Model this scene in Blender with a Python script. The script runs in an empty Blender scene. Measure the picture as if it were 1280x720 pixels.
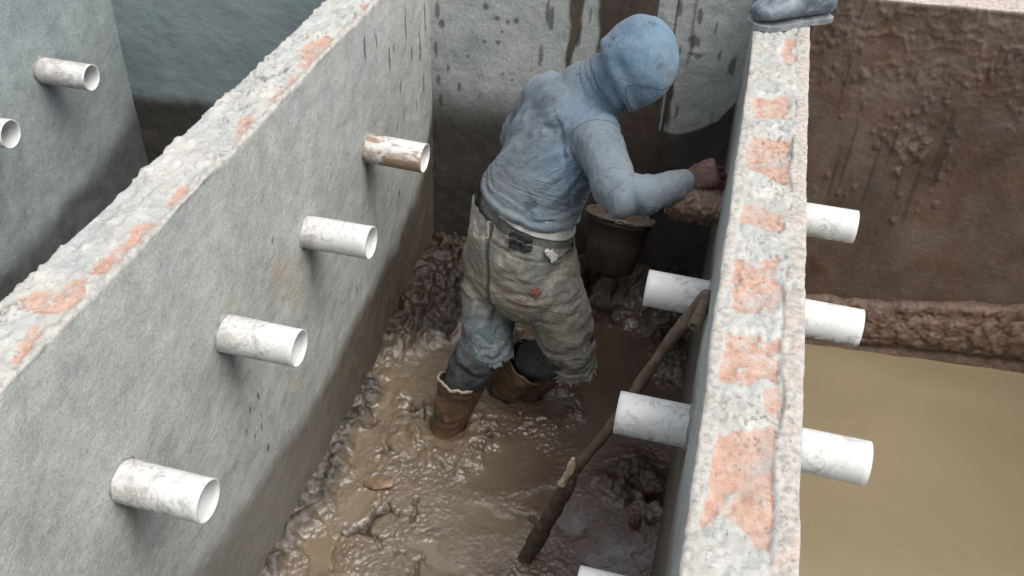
import bpy, bmesh, math, random
import numpy as np
from mathutils import Vector, Matrix
random.seed(4); rng = np.random.default_rng(11)
SC = bpy.context.scene; COL = SC.collection
R = math.radians

# ------------------------------------------------------------------ camera model (also used to read positions off the photo)
ROT = np.array([[0.9683228876, 0.2473444946, 0.0342269826],
                [0.1808734798, -0.6002926331, -0.7790593938],
                [-0.1721498465, 0.7605717952, -0.6260151553]])
FPX, CAMH = 1185.25, 1.15
def ray(u, v): return ROT.T @ np.array([(u-640)/FPX, (v-360)/FPX, 1.0])
def at_z(u, v, z): d = ray(u, v); return d*((z-CAMH)/d[2]) + np.array([0, 0, CAMH])
def at_x(u, v, x): d = ray(u, v); return d*(x/d[0]) + np.array([0, 0, CAMH])
def at_y(u, v, y): d = ray(u, v); return d*(y/d[1]) + np.array([0, 0, CAMH])
A3 = lambda *a: np.array(a, float)

CL, CR = .072, .238          # faces of the wall under the boot
BR, BL = -1.061, -1.210      # faces of the long wall with the stubs
AX = -2.39                   # face of the far left wall
YB = 3.142                   # end wall
MUDZ, WATZ, BOT = -1.335, -1.43, -1.68

# ------------------------------------------------------------------ noise
def _h(ix, iy, iz, s):
    h = (ix.astype(np.int64)*374761393 + iy.astype(np.int64)*668265263 + iz.astype(np.int64)*2147483647 + s*1274126177) & 0xFFFFFFFF
    h = ((h ^ (h >> 13))*1274126177) & 0xFFFFFFFF
    h = ((h ^ (h >> 15))*2246822519) & 0xFFFFFFFF
    return ((h ^ (h >> 16)) & 0xFFFFFF)/float(0xFFFFFF)
def vn(P, s=0):
    P = np.asarray(P, float); i = np.floor(P); f = P-i; f = f*f*f*(f*(f*6-15)+10)
    x, y, z = i[..., 0], i[..., 1], i[..., 2]; o = 0
    for dx in (0, 1):
        wx = f[..., 0] if dx else 1-f[..., 0]
        for dy in (0, 1):
            wy = f[..., 1] if dy else 1-f[..., 1]
            for dz in (0, 1):
                wz = f[..., 2] if dz else 1-f[..., 2]
                o = o + wx*wy*wz*_h(x+dx, y+dy, z+dz, s)
    return o*2-1
def fbm(P, o=4, s=0, g=.5):
    P = np.asarray(P, float); a, t, n = 1.0, 0, 0
    for k in range(o):
        t = t + a*vn(P*(2.03**k) + 17.3*k, s+k); n += a; a *= g
    return t/n*1.5
def st(*a):
    return np.stack(np.broadcast_arrays(*[np.asarray(q, float) for q in a]), -1)
def worley(x, y, s=0, jit=.9):
    ix, iy = np.floor(x), np.floor(y); f1 = np.full(x.shape, 9.); f2 = f1.copy(); cid = np.zeros(x.shape)
    z0 = np.zeros(x.shape)
    for dx in (-1, 0, 1):
        for dy in (-1, 0, 1):
            cx, cy = ix+dx, iy+dy
            px = cx+.5+jit*(_h(cx, cy, z0, s)-.5); py = cy+.5+jit*(_h(cx, cy, z0, s+7)-.5)
            d = np.hypot(px-x, py-y); r_ = _h(cx, cy, z0, s+13)
            m = d < f1
            f2 = np.where(m, f1, np.minimum(f2, d)); cid = np.where(m, r_, cid); f1 = np.where(m, d, f1)
    return f1, f2, cid
def ss(a, b, x):
    t = np.clip((np.asarray(x, float)-a)/(b-a), 0, 1); return t*t*(3-2*t)
def in_poly(px, py, poly):
    c = np.zeros(px.shape, bool); n = len(poly); j = n-1
    for i in range(n):
        xi, yi = poly[i][:2]; xj, yj = poly[j][:2]
        m = ((yi > py) != (yj > py)) & (px < (xj-xi)*(py-yi)/((yj-yi) or 1e-9)+xi)
        c ^= m; j = i
    return c

# ------------------------------------------------------------------ mesh helpers
def tag(o, label=None, cat=None, group=None, kind=None):
    for k, v in (('label', label), ('category', cat), ('group', group), ('kind', kind)):
        if v: o[k] = v
    return o
def mesh_np(name, V, F, mat=None, attrs=None, smooth=True, parent=None):
    V = np.asarray(V, np.float32); me = bpy.data.meshes.new(name)
    F = np.asarray(F, np.int32) if not isinstance(F, list) else F
    if isinstance(F, list):
        me.from_pydata(V.tolist(), [], F)
    else:
        k = F.shape[1]
        me.vertices.add(len(V)); me.vertices.foreach_set('co', V.ravel())
        me.loops.add(F.size); me.loops.foreach_set('vertex_index', F.ravel())
        me.polygons.add(len(F)); me.polygons.foreach_set('loop_start', np.arange(0, F.size, k, dtype=np.int32))
        me.update(calc_edges=True)
    me.polygons.foreach_set('use_smooth', [smooth]*len(me.polygons))
    for an, arr in (attrs or {}).items():
        at = me.attributes.new(an, 'FLOAT_COLOR', 'POINT'); at.data.foreach_set('color', np.asarray(arr, np.float32).ravel())
    if mat: me.materials.append(mat)
    me.validate(); me.update()
    o = bpy.data.objects.new(name, me); COL.objects.link(o)
    if parent: o.parent = parent
    return o
def grid_faces(nu, nv, wrap=False):
    i = np.arange(nu-1)[:, None]; j = np.arange(nv if wrap else nv-1)[None, :]; j2 = (j+1) % nv
    return np.stack([i*nv+j, (i+1)*nv+j, (i+1)*nv+j2, i*nv+j2], -1).reshape(-1, 4)
def loft(rings, seg=28, caps=True):
    """rings: (centre, right, forward, a, b)"""
    V, F = [], []
    for c, r_, f_, a, b in rings:
        t = np.arange(seg)/seg*2*np.pi
        V.append(np.asarray(c)[None] + np.cos(t)[:, None]*a*np.asarray(r_)[None] + np.sin(t)[:, None]*b*np.asarray(f_)[None])
    V = np.concatenate(V); n = len(rings)
    F = grid_faces(n, seg, True).tolist()
    if caps:
        F.append(list(range(seg))); F.append(list(range((n-1)*seg, n*seg))[::-1])
    return V, F
def ridge_(n): return (1-np.minimum(1, np.abs(n)*2.2))**2
def unit(v): v = np.asarray(v, float); return v/(np.linalg.norm(v)+1e-12)
def tube(pts, rad, seg=20, up=(0, 0, 1), round_ends=True, flat=1.0):
    pts = [np.asarray(p, float) for p in pts]; rad = list(rad); n = len(pts)
    tang = [unit(pts[min(i+1, n-1)]-pts[max(i-1, 0)]) for i in range(n)]
    rings = []; u = np.asarray(up, float)
    def frame(t):
        nonlocal u
        b = u - t*np.dot(u, t)
        if np.linalg.norm(b) < 1e-4: b = np.cross(t, [1, 0, .3])
        b = unit(b); u = b; return np.cross(b, t), b
    for i in range(n):
        a, b = frame(tang[i])
        if i == 0 and round_ends:
            for k in (80, 50, 25): q = R(k); rings.append((pts[0]-tang[0]*rad[0]*math.sin(q), a, b, rad[0]*math.cos(q), rad[0]*math.cos(q)*flat))
        rings.append((pts[i], a, b, rad[i], rad[i]*flat))
        if i == n-1 and round_ends:
            for k in (25, 50, 80): q = R(k); rings.append((pts[i]+tang[i]*rad[i]*math.sin(q), a, b, rad[i]*math.cos(q), rad[i]*math.cos(q)*flat))
    return loft(rings, seg)
def spline(pts, n=10):
    P = [np.asarray(p, float) for p in pts]; out = []
    for i in range(len(P)-1):
        p0, p1, p2, p3 = P[max(i-1, 0)], P[i], P[i+1], P[min(i+2, len(P)-1)]
        for k in range(n):
            t = k/n; out.append(.5*((2*p1)+(-p0+p2)*t+(2*p0-5*p1+4*p2-p3)*t*t+(-p0+3*p1-3*p2+p3)*t**3))
    out.append(P[-1]); return out
def ellipsoid(c, ax, rad, nu=20, nv=14):
    V, F = [], []; ax = np.asarray(ax, float)
    for i in range(nv+1):
        th = np.pi*i/nv
        th = min(max(th, .02), np.pi-.02)
        for j in range(nu):
            ph = 2*np.pi*j/nu
            V.append(np.asarray(c)+ax[0]*rad[0]*math.sin(th)*math.cos(ph)+ax[1]*rad[1]*math.sin(th)*math.sin(ph)+ax[2]*rad[2]*math.cos(th))
    F = grid_faces(nv+1, nu, True).tolist(); F.append(list(range(nu))); F.append(list(range(nv*nu, nv*nu+nu))[::-1])
    return np.array(V), F
def merge(parts):
    V, F, o = [], [], 0
    for v, f in parts:
        V.append(np.asarray(v)); F += [[i+o for i in q] for q in (f.tolist() if hasattr(f, 'tolist') else f)]; o += len(v)
    return np.concatenate(V), F
def mesh_arrays(me):
    V = np.empty(len(me.vertices)*3, np.float32); me.vertices.foreach_get('co', V); V = V.reshape(-1, 3).astype(float)
    if all_quads(me):
        F = np.empty(len(me.loops), np.int32); me.loops.foreach_get('vertex_index', F); return V, F.reshape(-1, 4)
    raise RuntimeError('quads expected')
def all_quads(me): return len(me.loops) == 4*len(me.polygons)
def fuse(parts, voxel):
    """union of closed shells -> one even quad surface"""
    bm = bmesh.new()
    for v, f in parts:
        vs = [bm.verts.new(q) for q in v]
        for q in f:
            try: bm.faces.new([vs[i] for i in q])
            except ValueError: pass
    bmesh.ops.recalc_face_normals(bm, faces=bm.faces)
    me = bpy.data.meshes.new('fuse'); bm.to_mesh(me); bm.free()
    o = bpy.data.objects.new('fuse', me); COL.objects.link(o)
    m = o.modifiers.new('r', 'REMESH'); m.mode = 'VOXEL'; m.voxel_size = voxel
    dg = bpy.context.evaluated_depsgraph_get(); dg.update()
    e = o.evaluated_get(dg); m2 = e.to_mesh(); V, F = mesh_arrays(m2); e.to_mesh_clear()
    bpy.data.objects.remove(o); bpy.data.meshes.remove(me)
    return V, F
def edges_of(F):
    F = np.asarray(F); e = np.concatenate([np.stack([F[:, i], F[:, (i+1) % F.shape[1]]], -1) for i in range(F.shape[1])])
    e.sort(axis=1); return np.unique(e, axis=0)
def smooth_np(V, F, it=4, lam=.5):
    e = edges_of(F); n = len(V); a = np.concatenate([e[:, 0], e[:, 1]]); b = np.concatenate([e[:, 1], e[:, 0]])
    c = np.maximum(np.bincount(a, minlength=n), 1)
    for _ in range(it):
        avg = np.stack([np.bincount(a, V[b, k], minlength=n) for k in range(3)], -1)/c[:, None]
        V = V+(avg-V)*lam
    return V
def normals_np(V, F):
    F = np.asarray(F); n = np.cross(V[F[:, 2]]-V[F[:, 0]], V[F[:, 3]]-V[F[:, 1]]); N = np.zeros_like(V)
    for k in range(4):
        for d in range(3): N[:, d] += np.bincount(F[:, k], n[:, d], minlength=len(V))
    return N/(np.linalg.norm(N, axis=1)[:, None]+1e-12)
def cut(V, F, keep):
    """drop faces whose vertices are not kept, then unused vertices"""
    F = np.asarray(F); F = F[keep[F].all(1)]; used = np.unique(F); mp = -np.ones(len(V), int); mp[used] = np.arange(len(used))
    return V[used], mp[F], used

# ------------------------------------------------------------------ materials
def lin(r, g, b):
    f = lambda c: c/12.92 if c <= .04045 else ((c+.055)/1.055)**2.4
    return (f(r/255), f(g/255), f(b/255), 1)
class NT:
    def __init__(s, name):
        s.m = bpy.data.materials.new(name); s.m.use_nodes = True; s.t = s.m.node_tree; s.t.nodes.clear()
        s.out = s.n('ShaderNodeOutputMaterial'); s.b = s.n('ShaderNodeBsdfPrincipled'); s.l(s.b.outputs[0], s.out.inputs[0])
        s.co = s.n('ShaderNodeTexCoord').outputs['Object']
    def n(s, ty): return s.t.nodes.new(ty)
    def l(s, a, b): s.t.links.new(a, b)
    def put(s, v, sock):
        if isinstance(v, bpy.types.NodeSocket): s.l(v, sock)
        else: sock.default_value = v
    def noise(s, scale, detail=5, rough=.55, vec=None, stretch=None, dist=0.0):
        v = vec or s.co
        if stretch:
            mp = s.n('ShaderNodeMapping'); mp.inputs['Scale'].default_value = stretch; s.l(v, mp.inputs[0]); v = mp.outputs[0]
        n = s.n('ShaderNodeTexNoise'); n.inputs['Scale'].default_value = scale; n.inputs['Detail'].default_value = detail
        n.inputs['Roughness'].default_value = rough; n.inputs['Distortion'].default_value = dist; s.l(v, n.inputs['Vector']); return n.outputs['Fac']
    def vor(s, scale, feat='F1', stretch=None, out='Distance'):
        v = s.co
        if stretch:
            mp = s.n('ShaderNodeMapping'); mp.inputs['Scale'].default_value = stretch; s.l(v, mp.inputs[0]); v = mp.outputs[0]
        n = s.n('ShaderNodeTexVoronoi'); n.feature = feat; n.inputs['Scale'].default_value = scale; s.l(v, n.inputs['Vector']); return n.outputs[out]
    def rng(s, v, a, b, c=0., d=1., smooth=True):
        n = s.n('ShaderNodeMapRange'); n.interpolation_type = 'SMOOTHSTEP' if smooth else 'LINEAR'
        s.put(v, n.inputs[0])
        for k, q in enumerate((a, b, c, d)): n.inputs[k+1].default_value = q
        return n.outputs[0]
    def mix(s, f, a, b, mode='MIX'):
        n = s.n('ShaderNodeMix'); n.data_type = 'RGBA'; n.blend_type = mode
        s.put(f, n.inputs[0]); s.put(a, n.inputs[6]); s.put(b, n.inputs[7]); return n.outputs[2]
    def math(s, op, a, b=0.0):
        n = s.n('ShaderNodeMath'); n.operation = op; s.put(a, n.inputs[0]); s.put(b, n.inputs[1]); return n.outputs[0]
    def attr(s, name):
        a = s.n('ShaderNodeAttribute'); a.attribute_name = name; sp = s.n('ShaderNodeSeparateColor'); s.l(a.outputs['Color'], sp.inputs[0])
        return sp.outputs[0], sp.outputs[1], sp.outputs[2], a.outputs['Alpha']
    def crease(s, scale, seed=0.):
        a = s.n('ShaderNodeAttribute'); a.attribute_name = 'w'; mp = s.n('ShaderNodeMapping'); mp.inputs['Scale'].default_value = scale; mp.inputs['Location'].default_value = (seed, seed*2, 0)
        s.l(a.outputs['Vector'], mp.inputs[0]); n = s.noise(1.0, 2, .5, vec=mp.outputs[0], dist=.7)
        line = s.rng(s.math('ABSOLUTE', s.math('SUBTRACT', n, .5)), 0, .05)
        return s.math('ADD', s.math('MULTIPLY', n, 1.6), s.math('MULTIPLY', line, .30))
    def bump(s, h, st_=.3, dist=.01, prev=None):
        n = s.n('ShaderNodeBump'); n.inputs['Strength'].default_value = st_; n.inputs['Distance'].default_value = dist
        s.l(h, n.inputs['Height'])
        if prev: s.l(prev, n.inputs['Normal'])
        return n.outputs[0]
    def fin(s, col, rough, nrm=None, spec=None, **kw):
        s.put(col, s.b.inputs['Base Color']); s.put(rough, s.b.inputs['Roughness'])
        if nrm: s.l(nrm, s.b.inputs['Normal'])
        if spec is not None: s.put(spec, s.b.inputs['Specular IOR Level'])
        for k, v in kw.items(): s.put(v, s.b.inputs[k.replace('_', ' ')])
        return s.m

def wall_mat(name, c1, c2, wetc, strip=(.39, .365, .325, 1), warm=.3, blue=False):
    """cement render: m = wet, brick, strip, stain; n = mud coat, crack, drip, pale"""
    t = NT(name); wet, brick, strp, stain = t.attr('m'); mud, crack, drip, pale = t.attr('n')
    a = t.noise(2.2, 6, .6); b = t.noise(14, 6, .65); c = t.noise(70, 4, .6); d = t.noise(6, 5, .6, stretch=(1, 1, .22), dist=.5)
    col = t.mix(t.rng(a, .35, .66), c1, c2)
    col = t.mix(t.rng(b, .42, .7, 0, .55), col, tuple(q*.72 for q in c1[:3])+(1,))
    col = t.mix(t.rng(d, .55, .75, 0, .45), col, tuple(min(1, q*1.25) for q in c2[:3])+(1,))
    col = t.mix(t.rng(t.noise(3.1, 4, .6, vec=None, stretch=(1, 1, .6)), .56, .72, 0, warm), col, (.33, .27, .18, 1))
    gr = t.noise(160, 4, .75)
    col = t.mix(t.rng(gr, .53, .72, 0, .8), col, tuple(q*.55 for q in c1[:3])+(1,)); col = t.mix(t.rng(gr, .47, .28, 0, .6), col, tuple(q*1.35 for q in c2[:3])+(1,))
    col = t.mix(t.rng(c, .5, .8, 0, .35), col, tuple(q*.5 for q in c1[:3])+(1,))
    col = t.mix(t.rng(c, .42, .25, 0, .25), col, (.5, .5, .47, 1))
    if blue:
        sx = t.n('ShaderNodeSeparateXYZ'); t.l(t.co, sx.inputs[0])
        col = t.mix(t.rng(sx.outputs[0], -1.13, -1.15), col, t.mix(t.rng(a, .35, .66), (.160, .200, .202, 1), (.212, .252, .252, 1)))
    col = t.mix(pale, col, t.mix(t.rng(b, .4, .65), (.310, .302, .272, 1), (.435, .420, .382, 1)))
    # broken top
    sc = t.mix(t.rng(c, .35, .7), strip, tuple(q*.62 for q in strip[:3])+(1,))
    sc = t.mix(t.rng(b, .5, .68, 0, .5), sc, (.45, .31, .24, 1))
    col = t.mix(strp, col, sc)
    bc = t.mix(t.rng(t.noise(45, 5, .7), .38, .66), (.355, .200, .142, 1), (.40, .285, .220, 1))
    bc = t.mix(t.rng(t.noise(26, 5, .7), .55, .68, 0, .8), bc, (.40, .37, .32, 1))
    bc = t.mix(t.rng(t.noise(110, 3, .6), .62, .75, 0, .8), bc, (.13, .075, .05, 1))
    brick = t.math('MULTIPLY', t.rng(t.math('ADD', brick, t.math('MULTIPLY', t.math('SUBTRACT', t.noise(42, 6, .75, dist=.8), .5), 2.0)), .40, .66), t.rng(brick, .02, .12))
    brick = t.math('MULTIPLY', brick, t.rng(t.noise(13, 6, .75), .45, .66, .95, .35))
    col = t.mix(brick, col, bc)
    pit = t.math('MULTIPLY', t.math('MAXIMUM', t.math('MAXIMUM', brick, pale), strp), t.rng(t.noise(52, 6, .75, dist=1.5), .56, .64))
    col = t.mix(t.math('MULTIPLY', pit, .75), col, (.13, .115, .095, 1))
    col = t.mix(t.math('MULTIPLY', crack, .8), col, (.09, .08, .07, 1))
    # water
    wcol = t.mix(t.rng(b, .35, .7), wetc, tuple(q*1.5 for q in wetc[:3])+(1,))
    col = t.mix(wet, col, wcol)
    col = t.mix(drip, col, t.mix(t.rng(d, .35, .7), (.045, .034, .026, 1), (.085, .062, .046, 1)))
    mc = t.mix(t.rng(t.noise(5, 6, .65, stretch=(1, 1, .35)), .35, .68), (.062, .034, .021, 1), (.112, .065, .041, 1))
    mc = t.mix(t.rng(t.noise(40, 5, .7), .55, .75, 0, .5), mc, (.14, .10, .075, 1))
    mc = t.mix(t.rng(t.noise(9, 5, .6, stretch=(1, 1, .12)), .62, .75, 0, .7), mc, (.045, .034, .028, 1))
    col = t.mix(mud, col, mc)
    col = t.mix(t.math('MULTIPLY', stain, .88), col, (.022, .02, .018, 1))
    rough = t.rng(t.math('MAXIMUM', t.math('MULTIPLY', wet, .9), t.math('MULTIPLY', mud, .75)), 0, 1, .9, .5, False)
    h = t.math('ADD', t.math('MULTIPLY', b, .55), t.math('MULTIPLY', c, .45))
    nn = t.bump(h, .7, .007); nn = t.bump(t.noise(210, 4, .7), .5, .0022, nn)
    return t.fin(col, rough, nn, .35)
M_B = wall_mat('cement_grey', (.285, .295, .276, 1), (.375, .384, .358, 1), (.080, .066, .051, 1), warm=.5)
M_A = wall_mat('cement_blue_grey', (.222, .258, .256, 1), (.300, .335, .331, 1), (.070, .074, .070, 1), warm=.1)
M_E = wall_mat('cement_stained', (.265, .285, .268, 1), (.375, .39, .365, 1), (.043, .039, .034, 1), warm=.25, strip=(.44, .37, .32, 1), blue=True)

def mud_mat():
    t = NT('wet_mud'); dark, grey, pool, brown = t.attr('m')
    a = t.noise(7, 6, .6, dist=.6); b = t.noise(34, 6, .65, dist=.8); c = t.noise(130, 4, .6)
    col = t.mix(t.rng(a, .35, .66), (.140, .104, .067, 1), (.190, .146, .098, 1))
    col = t.mix(t.rng(b, .46, .66, 0, .55), col, (.13, .088, .058, 1))
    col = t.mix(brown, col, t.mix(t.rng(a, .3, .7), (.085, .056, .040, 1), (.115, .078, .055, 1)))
    col = t.mix(t.math('MULTIPLY', pool, .6), col, t.mix(brown, (.195, .148, .092, 1), (.09, .062, .045, 1)))
    col = t.mix(grey, col, t.mix(t.rng(b, .4, .6), (.030, .026, .022, 1), (.105, .096, .082, 1)))
    col = t.mix(dark, col, t.mix(t.rng(b, .42, .7), (.020, .014, .010, 1), (.062, .044, .031, 1)))
    sp = t.math('MULTIPLY', t.rng(t.vor(85), .16, .07), t.rng(t.noise(13, 3, .6), .5, .62)); sp = t.math('MULTIPLY', sp, t.rng(dark, .2, .0))
    col = t.mix(t.math('MULTIPLY', sp, .75), col, (.46, .40, .32, 1))
    rough = t.math('ADD', t.rng(b, .3, .7, .07, .24), t.math('MULTIPLY', t.math('MAXIMUM', dark, grey), .34))
    h = t.math('ADD', t.math('MULTIPLY', b, .7), t.math('MULTIPLY', c, .3))
    k = t.math('MULTIPLY', h, t.rng(pool, 0, 1, 1, .12, False))
    nn = t.bump(k, .6, .009)
    return t.fin(col, rough, nn, t.rng(t.math('MAXIMUM', dark, grey), 0, 1, .9, .3, False))
M_MUD = mud_mat()
def water_mat():
    t = NT('murky_water'); a = t.noise(2.2, 5, .6, dist=1.0)
    col = t.mix(t.rng(a, .3, .7), (.178, .143, .085, 1), (.196, .158, .095, 1))
    sp = t.vor(60); big = t.noise(4, 3)
    dots = t.math('MULTIPLY', t.rng(t.math('ADD', sp, t.math('MULTIPLY', t.noise(150, 3, .7), .25)), .30, .16), t.rng(big, .38, .6))
    col = t.mix(t.math('MULTIPLY', dots, .4), col, (.46, .40, .29, 1))
    col = t.mix(t.rng(t.noise(22, 5, .7), .62, .74, 0, .12), col, (.40, .34, .23, 1))
    nn = t.bump(t.noise(9, 3, .5), .05, .01)
    return t.fin(col, .16, nn, .5)
M_WAT = water_mat()
def pipe_mat(name, dirt, brown=0.):
    t = NT(name); oi = t.n('ShaderNodeObjectInfo').outputs['Random']
    v = t.n('ShaderNodeVectorMath'); v.operation = 'ADD'; t.l(t.co, v.inputs[0])
    cb = t.n('ShaderNodeCombineXYZ')
    for k in range(3): t.l(t.math('MULTIPLY', oi, 37.+k*11), cb.inputs[k])
    t.l(cb.outputs[0], v.inputs[1]); w = v.outputs[0]; g, cav, rim, low = t.attr('m')
    a = t.noise(9, 6, .68, vec=w, stretch=(.7, 1, 1), dist=1.4); b = t.noise(30, 6, .7, vec=w, dist=1.2); c = t.noise(120, 4, .7, vec=w)
    col = t.mix(t.rng(a, .3, .7), (.50, .50, .475, 1), (.60, .60, .58, 1))
    f = t.math('ADD', t.math('MULTIPLY', b, .6), t.math('MULTIPLY', a, .4))
    f = t.math('ADD', f, t.math('MULTIPLY', g, .10))
    col = t.mix(t.rng(f, .60-.13*dirt, .74-.13*dirt, 0, .72), col, t.mix(t.rng(c, .35, .65), (.20, .18, .15, 1), (.37, .34, .295, 1)))
    if brown: col = t.mix(t.rng(a, .58-.12*brown, .66-.1*brown, 0, .9), col, (.23, .135, .07, 1))
    col = t.mix(t.rng(c, .64, .72, 0, .75), col, (.16, .12, .085, 1))
    col = t.mix(t.math('MULTIPLY', low, t.rng(b, .38, .56)), col, (.085, .062, .042, 1))
    col = t.mix(rim, col, (.56, .56, .545, 1))
    r = t.rng(f, .5, .7, .34, .8)
    return t.fin(col, r, t.bump(f, .12, .004), .45)
M_PIPE = pipe_mat('pvc_scuffed', .75); M_PIPEC = pipe_mat('pvc_clean', .72); M_PIPEM = pipe_mat('pvc_mud_stained', .75, .8); M_PIPEA = pipe_mat('pvc_cement_stained', 1.0)
def simple(name, c1, c2, scale=20, rough=.8, bump=.3, dist=.004, spec=.4, c3=None, s3=60, **kw):
    t = NT(name); a = t.noise(scale, 6, .65, dist=.5); b = t.noise(s3, 5, .65)
    col = t.mix(t.rng(a, .35, .65), c1, c2)
    if c3: col = t.mix(t.rng(b, .55, .72, 0, .8), col, c3)
    return t.fin(col, rough, t.bump(t.math('ADD', a, b), bump, dist), spec, **kw)
M_CLOD = simple('mud_clod', (.068, .040, .025, 1), (.125, .078, .050, 1), 25, .55, .5, .006, c3=(.15, .10, .068, 1))
M_POLE = simple('wet_wood', (.085, .055, .036, 1), (.16, .112, .078, 1), 22, .6, .6, .004, c3=(.055, .036, .024, 1), s3=45)
M_POLED = simple('dark_wet_wood', (.040, .027, .019, 1), (.085, .058, .041, 1), 30, .5, .7, .005, c3=(.14, .10, .072, 1), s3=38)
M_SPL = simple('split_wood', (.36, .27, .19, 1), (.46, .37, .28, 1), 30, .75)
M_BUCK = simple('muddy_bucket', (.038, .027, .02, 1), (.075, .054, .04, 1), 12, .5, .35, .006, c3=(.10, .075, .056, 1), s3=30)
M_RIM = simple('bucket_rim_mud', (.075, .055, .040, 1), (.15, .118, .09, 1), 30, .5, .6, .006)
M_GROUND = simple('bare_earth', (.25, .19, .14, 1), (.34, .27, .21, 1), 3, .95, .6, .02, c3=(.19, .14, .10, 1), s3=25)
M_FLOOR = simple('wet_floor', (.05, .04, .03, 1), (.08, .065, .05, 1), 5, .4)
M_RUB = simple('wet_rubber', (.075, .092, .108, 1), (.15, .175, .20, 1), 26, .4, .25, .004, c3=(.27, .30, .33, 1), s3=55)
M_SOLE = simple('rubber_sole', (.12, .135, .145, 1), (.22, .235, .24, 1), 30, .6)
M_MBOOT = simple('muddy_boot', (.050, .033, .021, 1), (.150, .088, .045, 1), 9, .34, .5, .007, c3=(.11, .083, .058, 1), s3=26)
M_BRIM = simple('boot_top', (.26, .22, .17, 1), (.34, .29, .22, 1), 40, .6)
M_DARK = simple('dark_cloth', (.032, .033, .036, 1), (.06, .06, .063, 1), 18, .9, .4, .004, c3=(.095, .08, .07, 1), s3=40)
M_BLACK = simple('black_cloth', (.008, .008, .01, 1), (.02, .02, .023, 1), 40, .7, .5, .003)
M_WHITE = simple('white_cotton', (.42, .40, .37, 1), (.55, .53, .5, 1), 30, .9)
M_GREY = simple('grey_cotton', (.10, .095, .085, 1), (.17, .16, .14, 1), 30, .9, c3=(.07, .065, .055, 1))
M_SKIN = simple('muddy_skin', (.055, .024, .018, 1), (.105, .048, .035, 1), 30, .45, .5, .002, c3=(.24, .175, .145, 1), s3=46)
M_REDP = simple('red_patch', (.17, .058, .042, 1), (.24, .10, .075, 1), 60, .8)
M_COLLAR = simple('cement_collar', (.15, .15, .14, 1), (.26, .26, .24, 1), 40, .9, .7, .005)

def hoodie_mat():
    t = NT('faded_blue_fleece'); fold, dirt, blue, _ = t.attr('m')
    a = t.noise(5, 6, .6, dist=.4); b = t.noise(28, 6, .7); c = t.noise(260, 3, .6)
    base = t.mix(t.rng(a, .32, .68), (.100, .125, .146, 1), (.150, .176, .196, 1))
    base = t.mix(blue, base, t.mix(t.rng(a, .32, .68), (.074, .130, .182, 1), (.112, .176, .232, 1)))
    base = t.mix(t.math('MULTIPLY', dirt, t.rng(b, .3, .6, .35, 1.)), base, (.150, .170, .178, 1))
    base = t.mix(t.rng(b, .55, .75, 0, .35), base, (.20, .235, .26, 1))
    base = t.mix(t.rng(t.noise(3.4, 6, .7, dist=.6), .48, .66, 0, .55), base, (.165, .175, .175, 1))
    base = t.mix(t.rng(t.noise(17, 4, .65), .62, .68, 0, .75), base, (.055, .062, .07, 1)); base = t.mix(t.rng(t.noise(44, 4, .7), .64, .70, 0, .6), base, (.07, .075, .08, 1))
    base = t.mix(t.rng(t.noise(95, 4, .75), .50, .75, 0, .3), base, (.22, .25, .27, 1))
    nn = t.bump(t.math('MULTIPLY', fold, t.crease((26, 4, 5))), .8, .011); nn = t.bump(t.math('MULTIPLY', fold, t.crease((52, 8, 9), 3.)), .4, .006, nn)
    return t.fin(base, .95, t.bump(t.math('ADD', b, t.math('MULTIPLY', c, .8)), .5, .003, nn), .12, Sheen_Weight=.08)
M_HOOD = hoodie_mat()
def jeans_mat():
    t = NT('worn_jeans'); fold, brown, blue, seam = t.attr('m')
    a = t.noise(7, 6, .6, dist=.5); b = t.noise(30, 6, .7); c = t.noise(300, 3, .6, stretch=(1, 1, 3))
    base = t.mix(t.rng(a, .32, .68), (.185, .175, .140, 1), (.345, .33, .275, 1))
    base = t.mix(blue, base, t.mix(t.rng(b, .3, .7), (.10, .135, .155, 1), (.17, .205, .22, 1)))
    base = t.mix(t.math('MULTIPLY', brown, t.rng(b, .3, .65, .4, 1.)), base, (.125, .090, .064, 1))
    base = t.mix(t.rng(b, .58, .75, 0, .6), base, (.105, .088, .065, 1)); base = t.mix(t.rng(t.noise(75, 5, .75), .5, .7, 0, .5), base, (.42, .42, .38, 1)); base = t.mix(t.rng(t.noise(60, 5, .75), .5, .36, 0, .5), base, (.10, .095, .08, 1))
    base = t.mix(seam, base, (.055, .052, .045, 1))
    nn = t.bump(t.math('MULTIPLY', fold, t.crease((21, 5, 5))), .8, .012); nn = t.bump(t.math('MULTIPLY', fold, t.crease((46, 11, 9), 3.)), .4, .006, nn)
    return t.fin(base, .92, t.bump(t.math('ADD', b, t.math('MULTIPLY', c, .5)), .5, .003, nn), .12)
M_JEAN = jeans_mat()

# ------------------------------------------------------------------ the setting: ground, floors, water
def ground():
    xs = [-60, -20, -6, -2.75, 2.43, 5, 20, 60]; ys = [-60, -20, -5, -.35, 3.375, 7, 20, 60]
    V = [(x, y, -.02) for x in xs for y in ys]; F = []
    for i in range(7):
        for j in range(7):
            if i == 3 and j == 3: continue
            a = i*8+j; F.append([a, a+8, a+9, a+1])
    tag(mesh_np('ground', V, F, M_GROUND, smooth=False), kind='structure')
ground()
tag(mesh_np('floor', [(-2.8, -.4, BOT), (2.5, -.4, BOT), (2.5, 3.7, BOT), (-2.8, 3.7, BOT)], [[0, 1, 2, 3]], M_FLOOR, smooth=False), kind='structure')
tag(mesh_np('water', [(CR-.06, -.3, WATZ), (2.33, -.3, WATZ), (2.33, 3.40, WATZ), (CR-.06, 3.33, WATZ)], [[0, 1, 2, 3]], M_WAT, smooth=False), kind='structure')

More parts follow.
